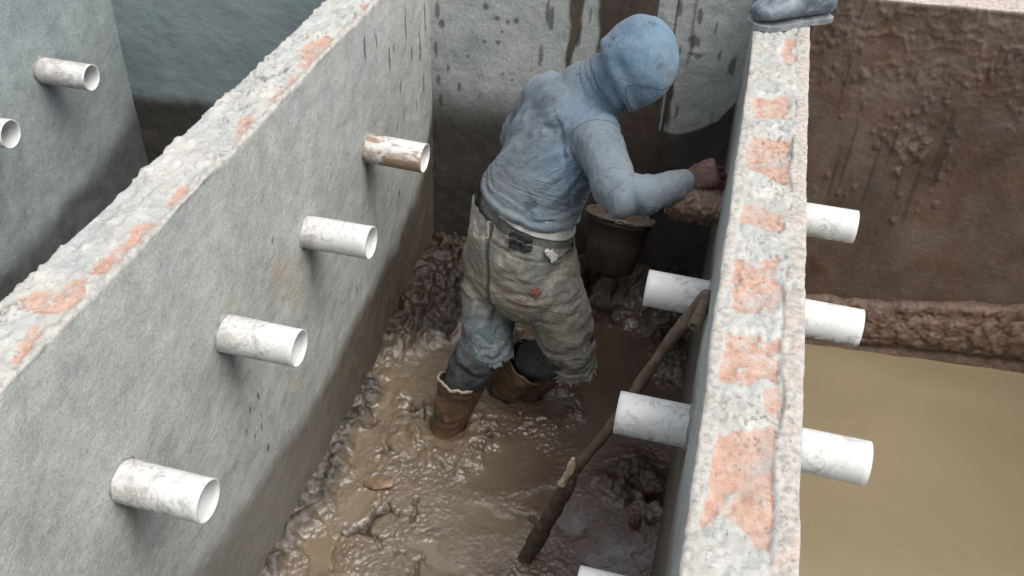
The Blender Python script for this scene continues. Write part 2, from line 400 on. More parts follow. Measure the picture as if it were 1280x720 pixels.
# ------------------------------------------------------------------ long walls: profile swept along y
def profile(xl, xr, zb, fl, fr, ft, c=.006):
    p = []
    for z in np.arange(zb, -c, fl): p.append((xl, z, -1, 0))
    for k in range(4): q = R(180-30*k); p.append((xl+c+c*math.cos(q), -c+c*math.sin(q), math.cos(q), math.sin(q)))
    for x in np.arange(xl+c+ft, xr-c, ft): p.append((x, 0, 0, 1))
    for k in range(4): q = R(90-30*k); p.append((xr-c+c*math.cos(q), -c+c*math.sin(q), math.cos(q), math.sin(q)))
    for z in np.arange(-c-fr, zb, -fr): p.append((xr, z, 1, 0))
    return np.array(p)
def wall_y(name, xl, xr, y0, y1, dy, fl, fr, ft, fn, mat):
    p = profile(xl, xr, BOT, fl, fr, ft); ys = np.arange(y0, y1+dy/2, dy); n, k = len(ys), len(p)
    X = np.tile(p[:, 0], (n, 1)); Z = np.tile(p[:, 1], (n, 1)); NX = np.tile(p[:, 2], (n, 1)); NZ = np.tile(p[:, 3], (n, 1)); Y = np.tile(ys[:, None], (1, k))
    X, Z, m, q = fn(X, Y, Z, NX, NZ)
    V = st(X, Y, Z).reshape(-1, 3)
    return mesh_np(name, V, grid_faces(n, k)[:, ::-1], mat, {'m': m.reshape(-1, 4), 'n': q.reshape(-1, 4)})
def polys(px): return [[at_z(u, v, 0)[:2] for u, v in P] for P in px]
def brick_mask(X, Y, P, wa=.021):
    wx = X+wa*fbm(st(X*22, Y*22, 0*X), 4, 3); wy = Y+wa*1.6*fbm(st(X*22, Y*22, 0*X+5), 4, 9)
    m = np.zeros(X.shape)
    for q in P: m = np.maximum(m, in_poly(wx, wy, q).astype(float))
    for _ in range(3):
        a = m.copy(); a[1:-1, 1:-1] = (m[:-2, 1:-1]+m[2:, 1:-1]+m[1:-1, :-2]+m[1:-1, 2:]+m[1:-1, 1:-1])/5; m = a
    # small chips rubbed off, mortar smeared over
    hole = fbm(st(X*38, Y*38, 0*X+2), 4, 21)
    return m*(1-ss(.55, .8, hole)*.6)
def dots(S, T, pts):
    """soft-edged upright drops: (s, t, rs, rt)"""
    m = np.zeros(S.shape)
    for s, t, a, b in pts:
        sel = (np.abs(S-s) < a*1.8) & (np.abs(T-t) < b*1.8)
        if sel.any():
            w = .35*vn(st(S[sel]*90, T[sel]*45, 0*S[sel]+s*31), 5)
            d = np.hypot((S[sel]-s)/a, (T[sel]-t)/b)+w; m[sel] = np.maximum(m[sel], ss(1.05, .75, d))
    return m

def wall_c(X, Y, Z, NX, NZ):
    top = ss(.3, .9, NZ); P = st(X, Y, Z)
    br = brick_mask(X, Y, polys([[(941, 119), (992, 123), (991, 152), (960, 146), (942, 146)],
        [(937, 172), (965, 178), (992, 170), (989, 226), (960, 222), (930, 205)],
        [(926, 250), (952, 262), (981, 260), (978, 290), (950, 284), (924, 275)],
        [(911, 318), (945, 335), (982, 314), (980, 372), (955, 385), (905, 375)],
        [(900, 415), (960, 430), (985, 418), (983, 478), (965, 470), (930, 482), (888, 470)],
        [(962, 484), (984, 480), (982, 545), (955, 530)],
        [(884, 540), (930, 545), (982, 535), (978, 680), (940, 655), (905, 625), (872, 665)],
        [(980, 44), (998, 50), (998, 76), (978, 78)]]))*top
    xe = .201+.006*fbm(st(0*X, Y*9, 0*X+3), 4, 31)          # joint between brick core and render on the right
    xl = .094+.007*fbm(st(0*X, Y*11, 0*X+8), 4, 37)
    strip = np.maximum(ss(xe-.003, xe+.004, X), .85*ss(xl+.006, xl-.006, X))*top
    br = br*(1-ss(xe-.006, xe, X))*(1-ss(xl+.01, xl-.002, X)*.8)
    ck = np.exp(-((X-xe)/.0024)**2)*ss(-.2, .3, fbm(st(X*3, Y*9, 0*X), 3, 41))
    # mortar beds every course and a few cracks across
    f1, f2, _ = worley(X*14+.8*fbm(st(X*20, Y*20, 0*X), 3, 2), Y*9+.8*fbm(st(X*20, Y*20, 0*X+4), 3, 6), 17)
    ck2 = ss(.055, .0, f2-f1)*ss(.0, .5, fbm(st(X*5, Y*5, 0*X), 3, 77))*(1-strip)
    crack = np.clip(ck+.8*ck2, 0, 1)*top
    lump = fbm(st(X*16, Y*16, 0*X), 5, 51); fine = fbm(st(X*75, Y*75, Z*75), 3, 53); mid = np.abs(fbm(st(X*36, Y*36, 0*X), 4, 57))
    d = top*(.0045*lump+.0065*mid+.0024*fine-.007*crack+.002*strip-.0065*br*(.7+mid))
    d = d*(1-.55*strip*top); face = 1-top
    d = d+face*(.003*fbm(P*5, 3, 61)+.0012*fbm(P*40, 3, 63))
    edge = np.exp(-(np.minimum(X-CL, CR-X)/.010)**2)*top*np.maximum(0, fbm(st(X*3, Y*26, 0*X), 4, 67))
    d = d-.007*edge
    wetl = face*ss(-.2, -.5, Z+.12*fbm(P*4, 4, 71))*(NX < 0)*.9
    wetr = face*ss(-1.0, -1.15, Z)*(NX > 0)
    pale = top*(1-strip)*(1-br)*ss(-.6, .15, lump+.4*fine)
    z0 = 0*X
    return X+NX*d, Z+NZ*d, st(np.maximum(wetl, wetr), br, strip, z0), st(z0, crack, z0, pale)
o = wall_y('partition_wall', CL, CR, -.32, 3.16, .005, .012, .02, .0035, wall_c, M_B)
tag(o, 'narrow upright wall with orange brick patches along its broken top, beside the brown water', 'wall', 'partition walls of the tank')

B_DOTS = [tuple(at_x(u, v, BR)[1:])+(a, b) for u, v, a, b in [(455, 60, .008, .05), (470, 50, .007, .03), (487, 75, .008, .05), (507, 30, .007, .06), (515, 70, .007, .045), (500, 110, .006, .03), (525, 60, .010, .06), (531, 25, .008, .07),
    (530, 105, .007, .05), (520, 130, .006, .03), (505, 145, .006, .035), (492, 60, .006, .02), (498, 242, .009, .018), (497, 160, .005, .02), (322, 495, .006, .018), (312, 512, .006, .012), (326, 520, .006, .012), (335, 560, .008, .014), (318, 545, .005, .01), (307, 540, .006, .012), (327, 535, .005, .02), (446, 362, .006, .022), (340, 300, .004, .01)]]
def wall_b(X, Y, Z, NX, NZ):
    top = ss(.3, .9, NZ); face = 1-top; P = st(X, Y, Z)
    br = brick_mask(X, Y, polys([[(441, 26), (452, 0), (480, 0), (468, 18), (455, 28)], [(372, 82), (378, 58), (410, 44), (421, 48), (405, 72), (385, 86)],
        [(328, 138), (345, 112), (376, 88), (378, 95), (352, 128)], [(290, 182), (298, 150), (322, 140), (325, 150), (308, 172)],
        [(115, 350), (122, 325), (165, 308), (165, 320), (140, 342)], [(28, 378), (55, 358), (110, 352), (116, 368), (75, 388), (40, 392)],
        [(14, 466), (20, 420), (52, 402), (60, 410), (38, 445)], [(140, 318), (165, 285), (210, 262), (205, 275), (170, 310)], [(198, 256), (220, 232), (240, 225), (238, 238), (215, 256)]]), .016)*top
    br = br*ss(.0, .02, BR-.006-X)
    le = .012+.01*fbm(st(0*X, Y*7, 0*X), 3, 31)
    strip = top*np.maximum(ss(BR-.020+.006*fbm(st(0*X, Y*14, 0*X), 4, 33), BR-.012, X)*.8, 0)
    lump = fbm(st(X*15, Y*13, 0*X), 5, 151); fine = fbm(st(X*75, Y*75, Z*75), 3, 153); mid = np.abs(fbm(st(X*30, Y*30, 0*X), 4, 157))
    f1, f2, _ = worley(X*13+.9*fbm(st(X*18, Y*18, 0*X), 3, 2), Y*8+.9*fbm(st(X*18, Y*18, 0*X+4), 3, 6), 27)
    crack = np.clip(ss(.06, .0, f2-f1)*ss(-.1, .5, fbm(st(X*4, Y*4, 0*X), 3, 77)), 0, 1)*top*(1-strip)
    d = top*(.005*lump+.0085*mid+.0024*fine-.009*crack-.006*br)
    # ragged outer edge, bitten away
    bite = np.maximum(0, .35+.9*fbm(st(0*X, Y*8, 0*X), 5, 167))*ss(.055, 0, X-BL)*top
    d = d-.008*bite
    yv = np.array([1.1, 1.18, 1.57, 1.96, 2.16, 2.73, 3.03, 3.16]); zv = np.array([-.915, -.935, -1.01, -1.068, -1.045, -.965, -.845, -.62])
    zl = np.interp(Y, yv, zv)+.035*fbm(st(0*X, Y*4, Z*3), 4, 171)+.012*fbm(st(0*X, Y*25, Z*12), 3, 173)
    wet = face*(NX > 0)*ss(.075, -.03, Z-zl)*(.66+.34*ss(1.5, 2.3, Y))
    d = d+face*(.0035*fbm(P*4, 3, 161)+.0012*fbm(P*30, 3, 163))
    # soft shadow under each stub painted in, along with dark staining
    sm = np.zeros(X.shape)
    for y_ in (1.058, 1.533, 2.006, 2.470):
        w = .016+.012*(-.46-Z); sm = np.maximum(sm, np.exp(-((Y-y_-.012*fbm(st(0*X, Z*9, Y*0), 3, 5))/w)**2)*ss(-.44, -.48, Z)*ss(-.68, -.50, Z))
    sm = sm*face*(NX > 0)*(.75+.25*fbm(P*40, 3, 177))
    stn = np.maximum(dots(Y, Z, B_DOTS)*face*(NX > 0), 0)
    return X+NX*d, Z+NZ*d, st(np.maximum(wet, .8*sm), br, strip, stn*.8), st(0*X, crack, 0*X, top*(1-strip)*(1-br)*ss(-.5, .3, lump+.4*fine)*.85)  # stub shadows darken the wall colour through the wet channel
PIPE_Y = [1.035, 1.487, 1.942, 2.384]
o = wall_y('partition_wall', BL, BR, -.32, 3.16, .006, .05, .0085, .0042, wall_b, M_B)
tag(o, 'long grey cement wall with four pipe stubs on its face, left of the worker', 'wall', 'partition walls of the tank')
def wall_a(X, Y, Z, NX, NZ):
    top = ss(.3, .9, NZ); face = 1-top; P = st(X, Y, Z)
    zl = np.interp(Y, [1.9, 2.175, 2.394, 2.669, 2.986, 3.2], [-1.0, -1.02, -1.05, -1.005, -.925, -.84])+.03*fbm(st(0*X, Y*5, Z*4), 4, 271)
    wet = face*ss(.09, -.03, Z-zl)*(NX > 0)
    d = face*(.005*fbm(P*3, 3, 261)+.0012*fbm(P*28, 3, 263))+top*(.008*fbm(P*15, 4, 3))
    return X+NX*d, Z+NZ*d, st(wet, 0*X, 0*X, 0*X), st(0*X, 0*X, 0*X, 0*X)
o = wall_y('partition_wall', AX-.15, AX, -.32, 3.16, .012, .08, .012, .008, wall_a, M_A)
tag(o, 'blue grey cement wall with two pipe stubs, far side of the empty dark chamber', 'wall', 'partition walls of the tank')
def wall_d(X, Y, Z, NX, NZ):
    d = .005*fbm(st(X, Y, Z)*4, 3, 361); z0 = 0*X
    return X+NX*d, Z+NZ*d, st(z0+(Z < -1), z0, z0, z0), st(z0+.6, z0, z0, z0)
o = wall_y('partition_wall', 2.3, 2.45, -.32, 3.2, .05, .05, .08, .03, wall_d, M_E)  # out of view, added for light occlusion and moved back to brighten the water
tag(o, 'unseen mud coated wall beyond the brown water, set back to let in light', 'wall', 'partition walls of the tank')

# ------------------------------------------------------------------ end wall, front wall
def yfront(x): return YB + .03*ss(.1, .22, x) + .086*np.maximum(0, x-.24)
E_DOTS = [tuple(at_y(u, v, YB)[[0, 2]])+(a, b) for u, v, a, b in [(622, 23, .014, .011), (634, 27, .012, .013), (645, 26, .014, .014), (627, 40, .007, .008), (608, 8, .014, .016), (622, 53, .011, .011), (606, 52, .006, .008), (685, 12, .009, .05), (690, 25, .010, .045), (723, 48, .010, .045),
    (738, 20, .005, .03), (676, 70, .008, .035), (547, 12, .010, .03), (552, 30, .012, .02), (545, 60, .008, .035), (551, 125, .011, .03), (574, 108, .006, .02), (560, 85, .005, .02), (548, 100, .007, .03), (875, 20, .009, .04), (868, 52, .022, .026), (870, 68, .03, .010), (835, 150, .009, .04),
    (846, 140, .006, .03), (915, 85, .010, .045), (872, 70, .02, .009), (895, 35, .004, .02), (628, 92, .005, .008), (640, 100, .005, .007), (600, 120, .005, .01), (585, 70, .005, .01), (660, 140, .005, .01), (822, 130, .01, .03), (850, 10, .012, .03), (900, 70, .006, .02)]]
def end_wall():
    xs = np.concatenate([np.arange(-2.75, -1.2, .012), np.arange(-1.2, .15, .006), np.arange(.15, 1.34, .0042), np.arange(1.34, 2.46, .02)])
    zs = np.concatenate([np.arange(BOT, -1.3, .02), np.arange(-1.3, -.008, .0058), [-.004]]); yb = np.array([.004, .012, .02, .03, .045, .06, .09, .13, .18, .25])
    n, k = len(xs), len(zs)+len(yb)
    X = np.tile(xs[:, None], (1, k)); Z = np.tile(np.r_[zs, 0*yb][None], (n, 1)); B = np.tile(np.r_[0*zs, yb][None], (n, 1))
    Y = yfront(X)+B; top = (B > 0).astype(float); face = 1-top; P = st(X, Y, Z)
    mid = (X > BL) & (X < .12); right = ss(.12, .2, X); left = ss(BL+.02, BL-.02, X)
    # wetness
    zl_mid = np.interp(X, [-1.07, -.95, -.74, -.45, -.33, -.215, -.205, -.12, -.03, .02, .08], [-.63, -.66, -.63, -.62, -.55, -.50, -.562, -.572, -.535, -.50, -.40])
    sharp = ss(-.45, -.3, X)
    nz = .018*fbm(st(X*11, 0*X, Z*5), 4, 411)*(1-.7*sharp)
    wid = .17*(1-sharp)+.004
    wm = 1-ss(-.3, 1, (Z-zl_mid-nz)/wid)
    wl = ss(.05, -.012, Z-(-.79+.02*fbm(st(X*6, 0*X, Z*0), 3, 421)))
    wet = face*np.where(left > .5, wl, np.where(mid, wm, 0))
    # brown runs of muddy water down the grey
    wob = .010*fbm(st(X*0, Z*9, 0*X), 4, 431)
    Xw = X+wob
    def run(x0, x1, ztop, zbot): return ss(x0-.006, x0+.006, Xw)*ss(x1+.006, x1-.006, Xw)*ss(zbot-.02, zbot+.02, Z)*ss(ztop+.02, ztop-.02, Z)
    drip = np.zeros(X.shape)
    tap = (Z+.35)*.22
    drip = np.maximum(drip, ss(-.553-np.maximum(tap, 0)*.12, -.545, Xw)*ss(-.523+np.maximum(tap, 0)*.55, -.53+np.maximum(tap, 0)*.55, Xw)*ss(-.70, -.6, Z))
    drip = np.maximum(drip, ss(-.452-np.maximum(Z+.25, 0)*.05, -.44, Xw)*ss(-.15, -.16, Xw)*ss(-.32-.25*fbm(st(X*18, 0*X, 0*X), 3, 433), -.26, Z)); drip = np.maximum(drip, run(-.335, -.225, -.3, -.7)); drip = np.maximum(drip, run(-.125, -.118, .1, -.3)*.9)
    gp = np.maximum(run(-.30, -.275, -.40, -.56), run(-.222, -.214, -.4, -.6))*.0
    drip = np.maximum(drip*(mid), .55*ss(.2, .55, fbm(st(X*24, 0*X, Z*1.6), 3, 441))*ss(-.2, .05, X)*mid*(1-wet))*face
    rust = ss(.25, .6, fbm(st(X*9, 0*X, Z*2.2), 4, 447))*mid*.35
    stn = dots(X, Z, E_DOTS)*face*mid*.75
    rs = [(.80+i*.012, -.50-i*.03, .007, .16) for i in range(3)]+[(.815, -.55, .008, .14), (.64, -.52, .006, .12), (.60, -.62, .007, .15), (.50, -.58, .007, .16), (.47, -.66, .006, .12), (.76, -.72, .01, .14), (.70, -.68, .006, .12), (.42, -.30, .006, .12)]
    stn = np.maximum(stn, .55*dots(X, Z, rs)*face*right)
    # displacement: trowelled render, mud coat and clods on the right
    d = face*(1-right)*(.005*fbm(P*4, 3, 451)+.0012*fbm(P*30, 3, 453))
    d = d+face*right*(.006*fbm(P*4, 3, 455)+.006*ridge_(fbm(P*13, 4, 454))*ss(-.55, -.05, Z)+.0016*fbm(P*26, 4, 457)*ss(-.5, -.1, Z)+.0007*fbm(P*80, 2, 459))
    r2 = np.random.default_rng(3); L = []
    for _ in range(420):
        z_ = -abs(r2.normal(0, .36))-.01; L.append((r2.uniform(.24, 1.36), z_, .003+.006*r2.random()**3))
    for cx, cz, s_, c_ in ((.69, -.27, .05, 60), (.83, -.24, .03, 22), (.62, -.10, .06, 40), (.92, -.2, .03, 18), (.72, -.52, .05, 25), (.34, -.12, .05, 24), (.62, -.40, .08, 14), (.9, -.06, .1, 30), (.42, -.05, .1, 30)):
        for _ in range(c_): L.append((r2.normal(cx, s_), min(-.005, r2.normal(cz, s_*.8)), .004+.008*r2.random()**1.7))
    for x_, z_, r_ in L:
        i0, i1 = np.searchsorted(xs, [x_-r_*1.6, x_+r_*1.6]); j0, j1 = np.searchsorted(zs, [z_-r_*2.2, z_+r_*2.2])
        if i1 <= i0 or j1 <= j0: continue
        xx, zz = X[i0:i1, j0:j1], Z[i0:i1, j0:j1]
        q = np.hypot((xx-x_)/r_, (zz-z_)/(r_*1.35))+.55*vn(st(xx*120, zz*120, 0*xx+x_*9), 3)
        d[i0:i1, j0:j1] = np.maximum(d[i0:i1, j0:j1], d[i0:i1, j0:j1]*.4+face[i0:i1, j0:j1]*r_*.62*np.sqrt(np.maximum(0, 1-q*q)))
    dz = top*(.004*fbm(P*20, 4, 461)+.0015*fbm(P*70, 3, 463))
    coat = right*face*(.93+.07*fbm(P*10, 3, 5))
    dry = right*face*ss(.13, .0, np.hypot((X-.30)/1., (Z+.22)/1.3))*.0*ss(-.4, .4, fbm(P*14, 4, 7))
    coat = np.clip(coat-dry, 0, 1)
    pale = (ss(.1, .5, fbm(P*7, 4, 471))*ss(-.35, -.12, Z)*mid*face*.45)
    V = st(X, Y-d, Z+dz).reshape(-1, 3)
    m = st(wet, 0*X, top*.95, stn); q = st(coat, 0*X, np.clip(drip, 0, 1), pale)
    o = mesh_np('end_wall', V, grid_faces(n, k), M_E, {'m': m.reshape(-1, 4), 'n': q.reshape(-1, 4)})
    tag(o, 'stained end wall behind the worker, grey with dark drips and brown with mud clods over the water', 'wall')
end_wall()
def front_wall():
    X = []; p = profile(-.55, -.32, BOT, .1, .1, .05); xs = np.arange(-2.75, 2.5, .1); n, k = len(xs), len(p)
    V = st(np.tile(xs[:, None], (1, k)), np.tile(p[:, 0], (n, 1)), np.tile(p[:, 1], (n, 1))).reshape(-1, 3)
    z = np.zeros((n*k, 4)); o = mesh_np('end_wall', V, grid_faces(n, k), M_B, {'m': z, 'n': z})
    tag(o, 'plain grey cement wall closing the near end of the chambers', 'wall')
front_wall()

# ------------------------------------------------------------------ mud of the middle chamber
LB, RB = A3(-.707, 2.197, MUDZ), A3(-.50, 2.44, MUDZ)     # where the two boots go in
def ell(X, Y, cx, cy, rx, ry): return np.hypot((X-cx)/rx, (Y-cy)/ry)
def mud():
    st_ = .0042; xs = np.arange(BR-.02, CL+.021, st_); ys = np.arange(1.25, 3.16, st_)
    X, Y = np.meshgrid(xs, ys, indexing='ij'); Z0 = 0*X
    wx = X+.05*fbm(st(X*6, Y*6, Z0), 3, 501)+.012*fbm(st(X*25, Y*25, Z0), 3, 503); wy = Y+.05*fbm(st(X*6, Y*6, Z0+4), 3, 505)+.012*fbm(st(X*25, Y*25, Z0+9), 3, 507)
    low = fbm(st(X*3.2, Y*3.2, Z0), 3, 511)
    pool = np.zeros(X.shape)
    for px, rx, ry in (((505, 480), .075, .10), ((480, 505), .06, .07), ((645, 585), .13, .11), ((420, 560), .05, .10), ((780, 470), .20, .33), ((755, 545), .14, .10), ((400, 690), .07, .06), ((770, 690), .12, .09), ((600, 650), .10, .05), ((405, 540), .05, .14), ((510, 560), .10, .05), ((440, 640), .05, .05), ((705, 640), .10, .06), ((560, 700), .08, .03)):
        c = at_z(*px, MUDZ); pool = np.maximum(pool, ss(1.45, .55, ell(wx, wy, c[0], c[1], rx, ry)))
    # dark heap in the far left corner and along the end wall
    hl = ss(.34, .02, (wx-BR)*1.0-.22*ss(2.45, 3.0, wy)+.25*ss(2.75, 2.35, wy))*ss(2.28, 2.55, wy)
    hb = ss(2.86, 3.12, wy+.05*low); hb = hb*ss(-.62, -.40, wx)
    hr = ss(1.1, .3, ell(wx, wy, -.02, 2.13, .15, .16))*ss(-.1, .3, fbm(st(X*9, Y*9, Z0), 3, 515)+.25)
    hr2 = ss(1.1, .2, ell(wx, wy, .01, 2.85, .12, .25))*.8
    heap = np.clip(np.maximum.reduce([hl, hb, hr2]), 0, 1)
    berm = ss(.085, .02, wx-BR+.025*low)*ss(2.45, 2.3, wy)*ss(1.3, 1.5, wy)
    ring = np.maximum(np.exp(-((ell(wx, wy, LB[0]+.02, LB[1]-.02, .14, .115)-1)/.35)**2), .45*np.exp(-((ell(wx, wy, RB[0]+.02, RB[1]-.03, .17, .12)-1)/.3)**2))
    trail = np.exp(-((wx+.86+.25*(wy-2.1))/.05)**2)*ss(1.9, 2.1, wy)*ss(2.5, 2.3, wy)*.7
    pool = pool*(1-heap)*(1-.8*ring)*(1-hr*.9)*(1-trail)
    lo2 = fbm(st(X*7, Y*7, Z0+6), 3, 513)
    churn = np.clip(.22+.7*low+1.0*lo2+.45*ss(2.15, 1.7, Y)-.5*ss(-.5, -.25, wx)*ss(2.0, 2.2, Y), .08, 1)*(1-pool)
    churn = np.maximum(churn, np.maximum(ring, trail))
    n1 = fbm(st(wx*15, wy*15, Z0), 3, 521); n2 = fbm(st(wx*46+1.5*n1, wy*46, Z0), 3, 523); n3 = fbm(st(wx*85+2*n2, wy*85, Z0), 2, 525)
    worm = (1-np.minimum(1, np.abs(n1)*2.6))**2; worm2 = (1-np.minimum(1, np.abs(n2)*2.4))**2; worm3 = (1-np.minimum(1, np.abs(n3)*2.2))**2
    f1, f2, ci = worley(wx*17, wy*17, 531); g1, g2, cj = worley(wx*36, wy*36, 533); k1, k2, ck = worley(wx*75, wy*75, 535)
    clod = 1.15*np.maximum(0, 1-(f1*1.5)**2)*(.3+1.0*ci)+.6*np.maximum(0, 1-(g1*1.5)**2)*(.3+1.0*cj)+.25*np.maximum(0, 1-(k1*1.4)**2)
    pits = ss(.28, .55, fbm(st(wx*8, wy*8, Z0+3), 4, 551))*ss(.35, .7, f1)*(1-pool)
    Z = MUDZ+churn*(.0024*worm*ss(-.3, .4, n3)+.0040*worm2+.0028*worm3+.0035*n1)+pool*.001*n1-.002*pool
    Z = Z+.016*np.maximum(ring, trail)*(clod*.9+.2)+hr*(.004+.020*clod)
    Z = Z+hl*(.075+.035*ss(2.6, 3.1, wy))+hb*.15+hr2*.045+berm*(.014+.020*clod)+heap*.027*(clod-.5)+.014*heap*n1-.030*(1-heap)*(.3+churn)*pits
    hole = np.maximum(ss(1., .55, ell(X, Y, LB[0], LB[1], .085, .07)), 0); Z = Z-.02*hole
    slush = .0022*fbm(st(X*95, Y*95, Z0), 2, 541)*(1-pool); Z = Z+slush*(.4+churn)
    hm = np.clip(heap+berm+hr+trail, 0, 1)
    for _ in range(3):
        a = Z.copy(); a[1:-1, 1:-1] = (Z[:-2, 1:-1]+Z[2:, 1:-1]+Z[1:-1, :-2]+Z[1:-1, 2:]+Z[1:-1, 1:-1])/5; Z = Z+(a-Z)*hm
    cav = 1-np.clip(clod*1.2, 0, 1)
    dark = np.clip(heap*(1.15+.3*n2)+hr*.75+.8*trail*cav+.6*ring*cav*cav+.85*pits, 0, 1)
    # browner mud towards the wall on the right
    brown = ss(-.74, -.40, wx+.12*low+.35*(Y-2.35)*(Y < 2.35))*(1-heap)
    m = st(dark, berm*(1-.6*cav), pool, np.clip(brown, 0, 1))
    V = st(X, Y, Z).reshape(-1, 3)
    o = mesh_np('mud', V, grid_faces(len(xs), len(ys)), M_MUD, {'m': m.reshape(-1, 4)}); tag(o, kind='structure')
mud()
def bank():
    """shelf of mud at the foot of the end wall, over the water"""
    xs = np.arange(CR-.03, 2.32, .0045); q = np.linspace(0, 1, 70); n, k = len(xs), len(q)
    X = np.tile(xs[:, None], (1, k)); Q = np.tile(q[None], (n, 1))
    zt = np.interp(X, [.2, .51, 1.307, 1.8], [-1.235, -1.228, -1.145, -1.10])+.02*fbm(st(X*9, 0*X, 0*X), 4, 601)
    Z = zt+(WATZ-.06-zt)*Q; prof = .012+.050*ss(.0, .5, Q)+.018*ss(.62, 1, Q)-.012*np.exp(-((Q-.70)/.06)**2)
    Y0 = yfront(X); P = st(X, Q*.35, 0*X)
    f1, f2, c = worley(X*22+.6*fbm(P*20, 3, 3), Q*9+.6*fbm(P*20, 3, 4), 7); g1, _, c2 = worley(X*55, Q*20, 9)
    cl = np.sqrt(np.maximum(0, 1-(f1*1.3)**2))*(.3+c)+.4*np.sqrt(np.maximum(0, 1-(g1*1.3)**2))
    up = ss(.78, .6, Q)
    d = prof+ss(0, .12, Q)*((.008*cl+.006*fbm(P*30, 4, 5))*up+.006*fbm(st(X*8, Q*3, 0*X), 3, 6)*(1-up))
    d = d*np.minimum(1, .15+Q*12)
    V = st(X, Y0-d, Z).reshape(-1, 3)
    tag(mesh_np('mud_bank', V, grid_faces(n, k)[:, ::-1], M_CLOD), kind='stuff')
bank()

# ------------------------------------------------------------------ plastic pipe stubs
def pipe_mesh(name, x0, x1, r=.0475, wall=.0042, mat=M_PIPE, dirty_ends=0., low=0., seg=56):
    """open tube along x, outer skin then lip then bore; attribute m: dirt near wall, -, clean lip, waterline mud"""
    nx = 40; ax = np.linspace(x0, x1, nx); prof = [(x, r) for x in ax]+[(x1, r-wall)]+[(x, r-wall) for x in ax[::-1][1:]]
    prof = [(x0, r-wall)]+prof
    t = np.arange(seg)/seg*2*np.pi; V = []; m = []
    for i, (x, rr) in enumerate(prof):
        V.append(st(np.full(seg, x), rr*np.cos(t), rr*np.sin(t)))
        bore = i == 0 or i > nx
        e = np.full(seg, 1. if bore else 0.)
        inner = np.full(seg, min(1, max(0, 1-abs(x-(x0+x1)/2 if False else x-(x0+x1)/2)/((x1-x0)/2))))
        m.append(st(inner, 0*t, e, (low*ss(-.35, -.8, np.sin(t)))*(1-e)*(x > CR)))
    V = np.concatenate(V); m = np.concatenate(m)
    F = grid_faces(len(prof), seg, True); F = np.concatenate([F, np.array([[ (len(prof)-1)*seg+j, j, (j+1) % seg, (len(prof)-1)*seg+(j+1) % seg] for j in range(seg)])])
    return mesh_np(name, V, F, mat, {'m': m})
def collar_data():
    seg, rows = 40, 8; V = []
    for i in range(rows):
        q = i/(rows-1)
        for j in range(seg):
            a = 2*math.pi*j/seg; w = .5+.5*float(vn(A3(math.cos(a)*2, math.sin(a)*2, q*2), 3))
            rr = .0466+(.002+.008*w)*math.cos(q*math.pi/2)**1.2; V.append((-.002+(.003+.009*w)*math.sin(q*math.pi/2), rr*math.cos(a), rr*math.sin(a)))
    return np.array(V), grid_faces(rows, seg, True)
CV, CF = collar_data()
def put_pipe(src, first, loc, rot, label, group, mat=None, collar_x=()):
    if first: o = src
    else:
        o = src.copy(); COL.objects.link(o)
        if mat: o.data = src.data.copy(); o.data.materials[0] = mat
    o.location = loc; o.rotation_euler = rot
    tag(o, label, 'pipe', group)
    return o
def add_collar(o, x, flip=False):
    global _col
    if _col is None: _col = c = mesh_np('mortar_collar', CV, CF, M_COLLAR)
    else: c = _col.copy(); COL.objects.link(c)
    c.parent = o; c.location = (x, 0, 0); c.rotation_euler = (rng.uniform(0, 6), 0, math.pi if flip else 0)
_col = None
PIPE_P = [(1.062, -.440), (1.533, -.424), (2.004, -.425), (2.468, -.443)]
pb = pipe_mesh('drain_pipe', BL-.16, BR+.197, low=.0)
labB = ['white pipe stub lowest and nearest on the long grey wall, with grey mud scuffs', 'second pipe stub up the long grey wall, scuffed all over with dried mud', 'third pipe stub up the long grey wall, pale with faint smears',
        'rust brown mud stained pipe stub, farthest on the long grey wall beside the corner']
for i, y_ in enumerate(PIPE_Y):
    o = put_pipe(pb, i == 0, (0,)+PIPE_P[i], ((.4, 1.9, 3.3, 5.1)[i], R((0, .6, -.5, .8)[i]), R((-.5, .4, .0, -.8)[i])), labB[i], 'pipe stubs through the long grey wall', M_PIPEM if i == 3 else (M_PIPE if i else None))
    add_collar(o, BR)
pc = pipe_mesh('drain_pipe', -.086, .447, mat=M_PIPEC, low=1.)
labC = ['white pipe through the brick topped wall mostly cut off by the bottom edge', 'clean white pipe through the brick topped wall, crossing over the leaning pole', 'white pipe through the brick topped wall that the pole leans against',
        'pipe through the brick topped wall, caked in wet mud under the hand']
for i, y_ in enumerate(PIPE_Y):
    o = put_pipe(pc, i == 0, (0, (1.016, 1.481, 1.936, 2.380)[i], (-.366, -.361, -.361, -.361)[i]), ((.0, .3, -.25, .2)[i], R((.3, 0, .3, 0)[i]), R((.3, 0, -.4, .3)[i])), labC[i], 'pipes through the brick topped wall')
    add_collar(o, CL, True)
PC4 = o
pa = pipe_mesh('drain_pipe', AX-.16, AX+.197, mat=M_PIPEA)
PA = [(2.70, -.452), (2.255, -.442)]
for i, (y_, z_) in enumerate(PA):
    o = put_pipe(pa, i == 0, (0, y_, z_), ((.5, 2.5)[i], 0, R(.5)), ['cement smeared pipe stub high on the blue grey wall, wholly in view', 'pipe stub on the blue grey wall cut by the left edge of the view'][i], 'pipe stubs on the blue grey wall')
    add_collar(o, AX)

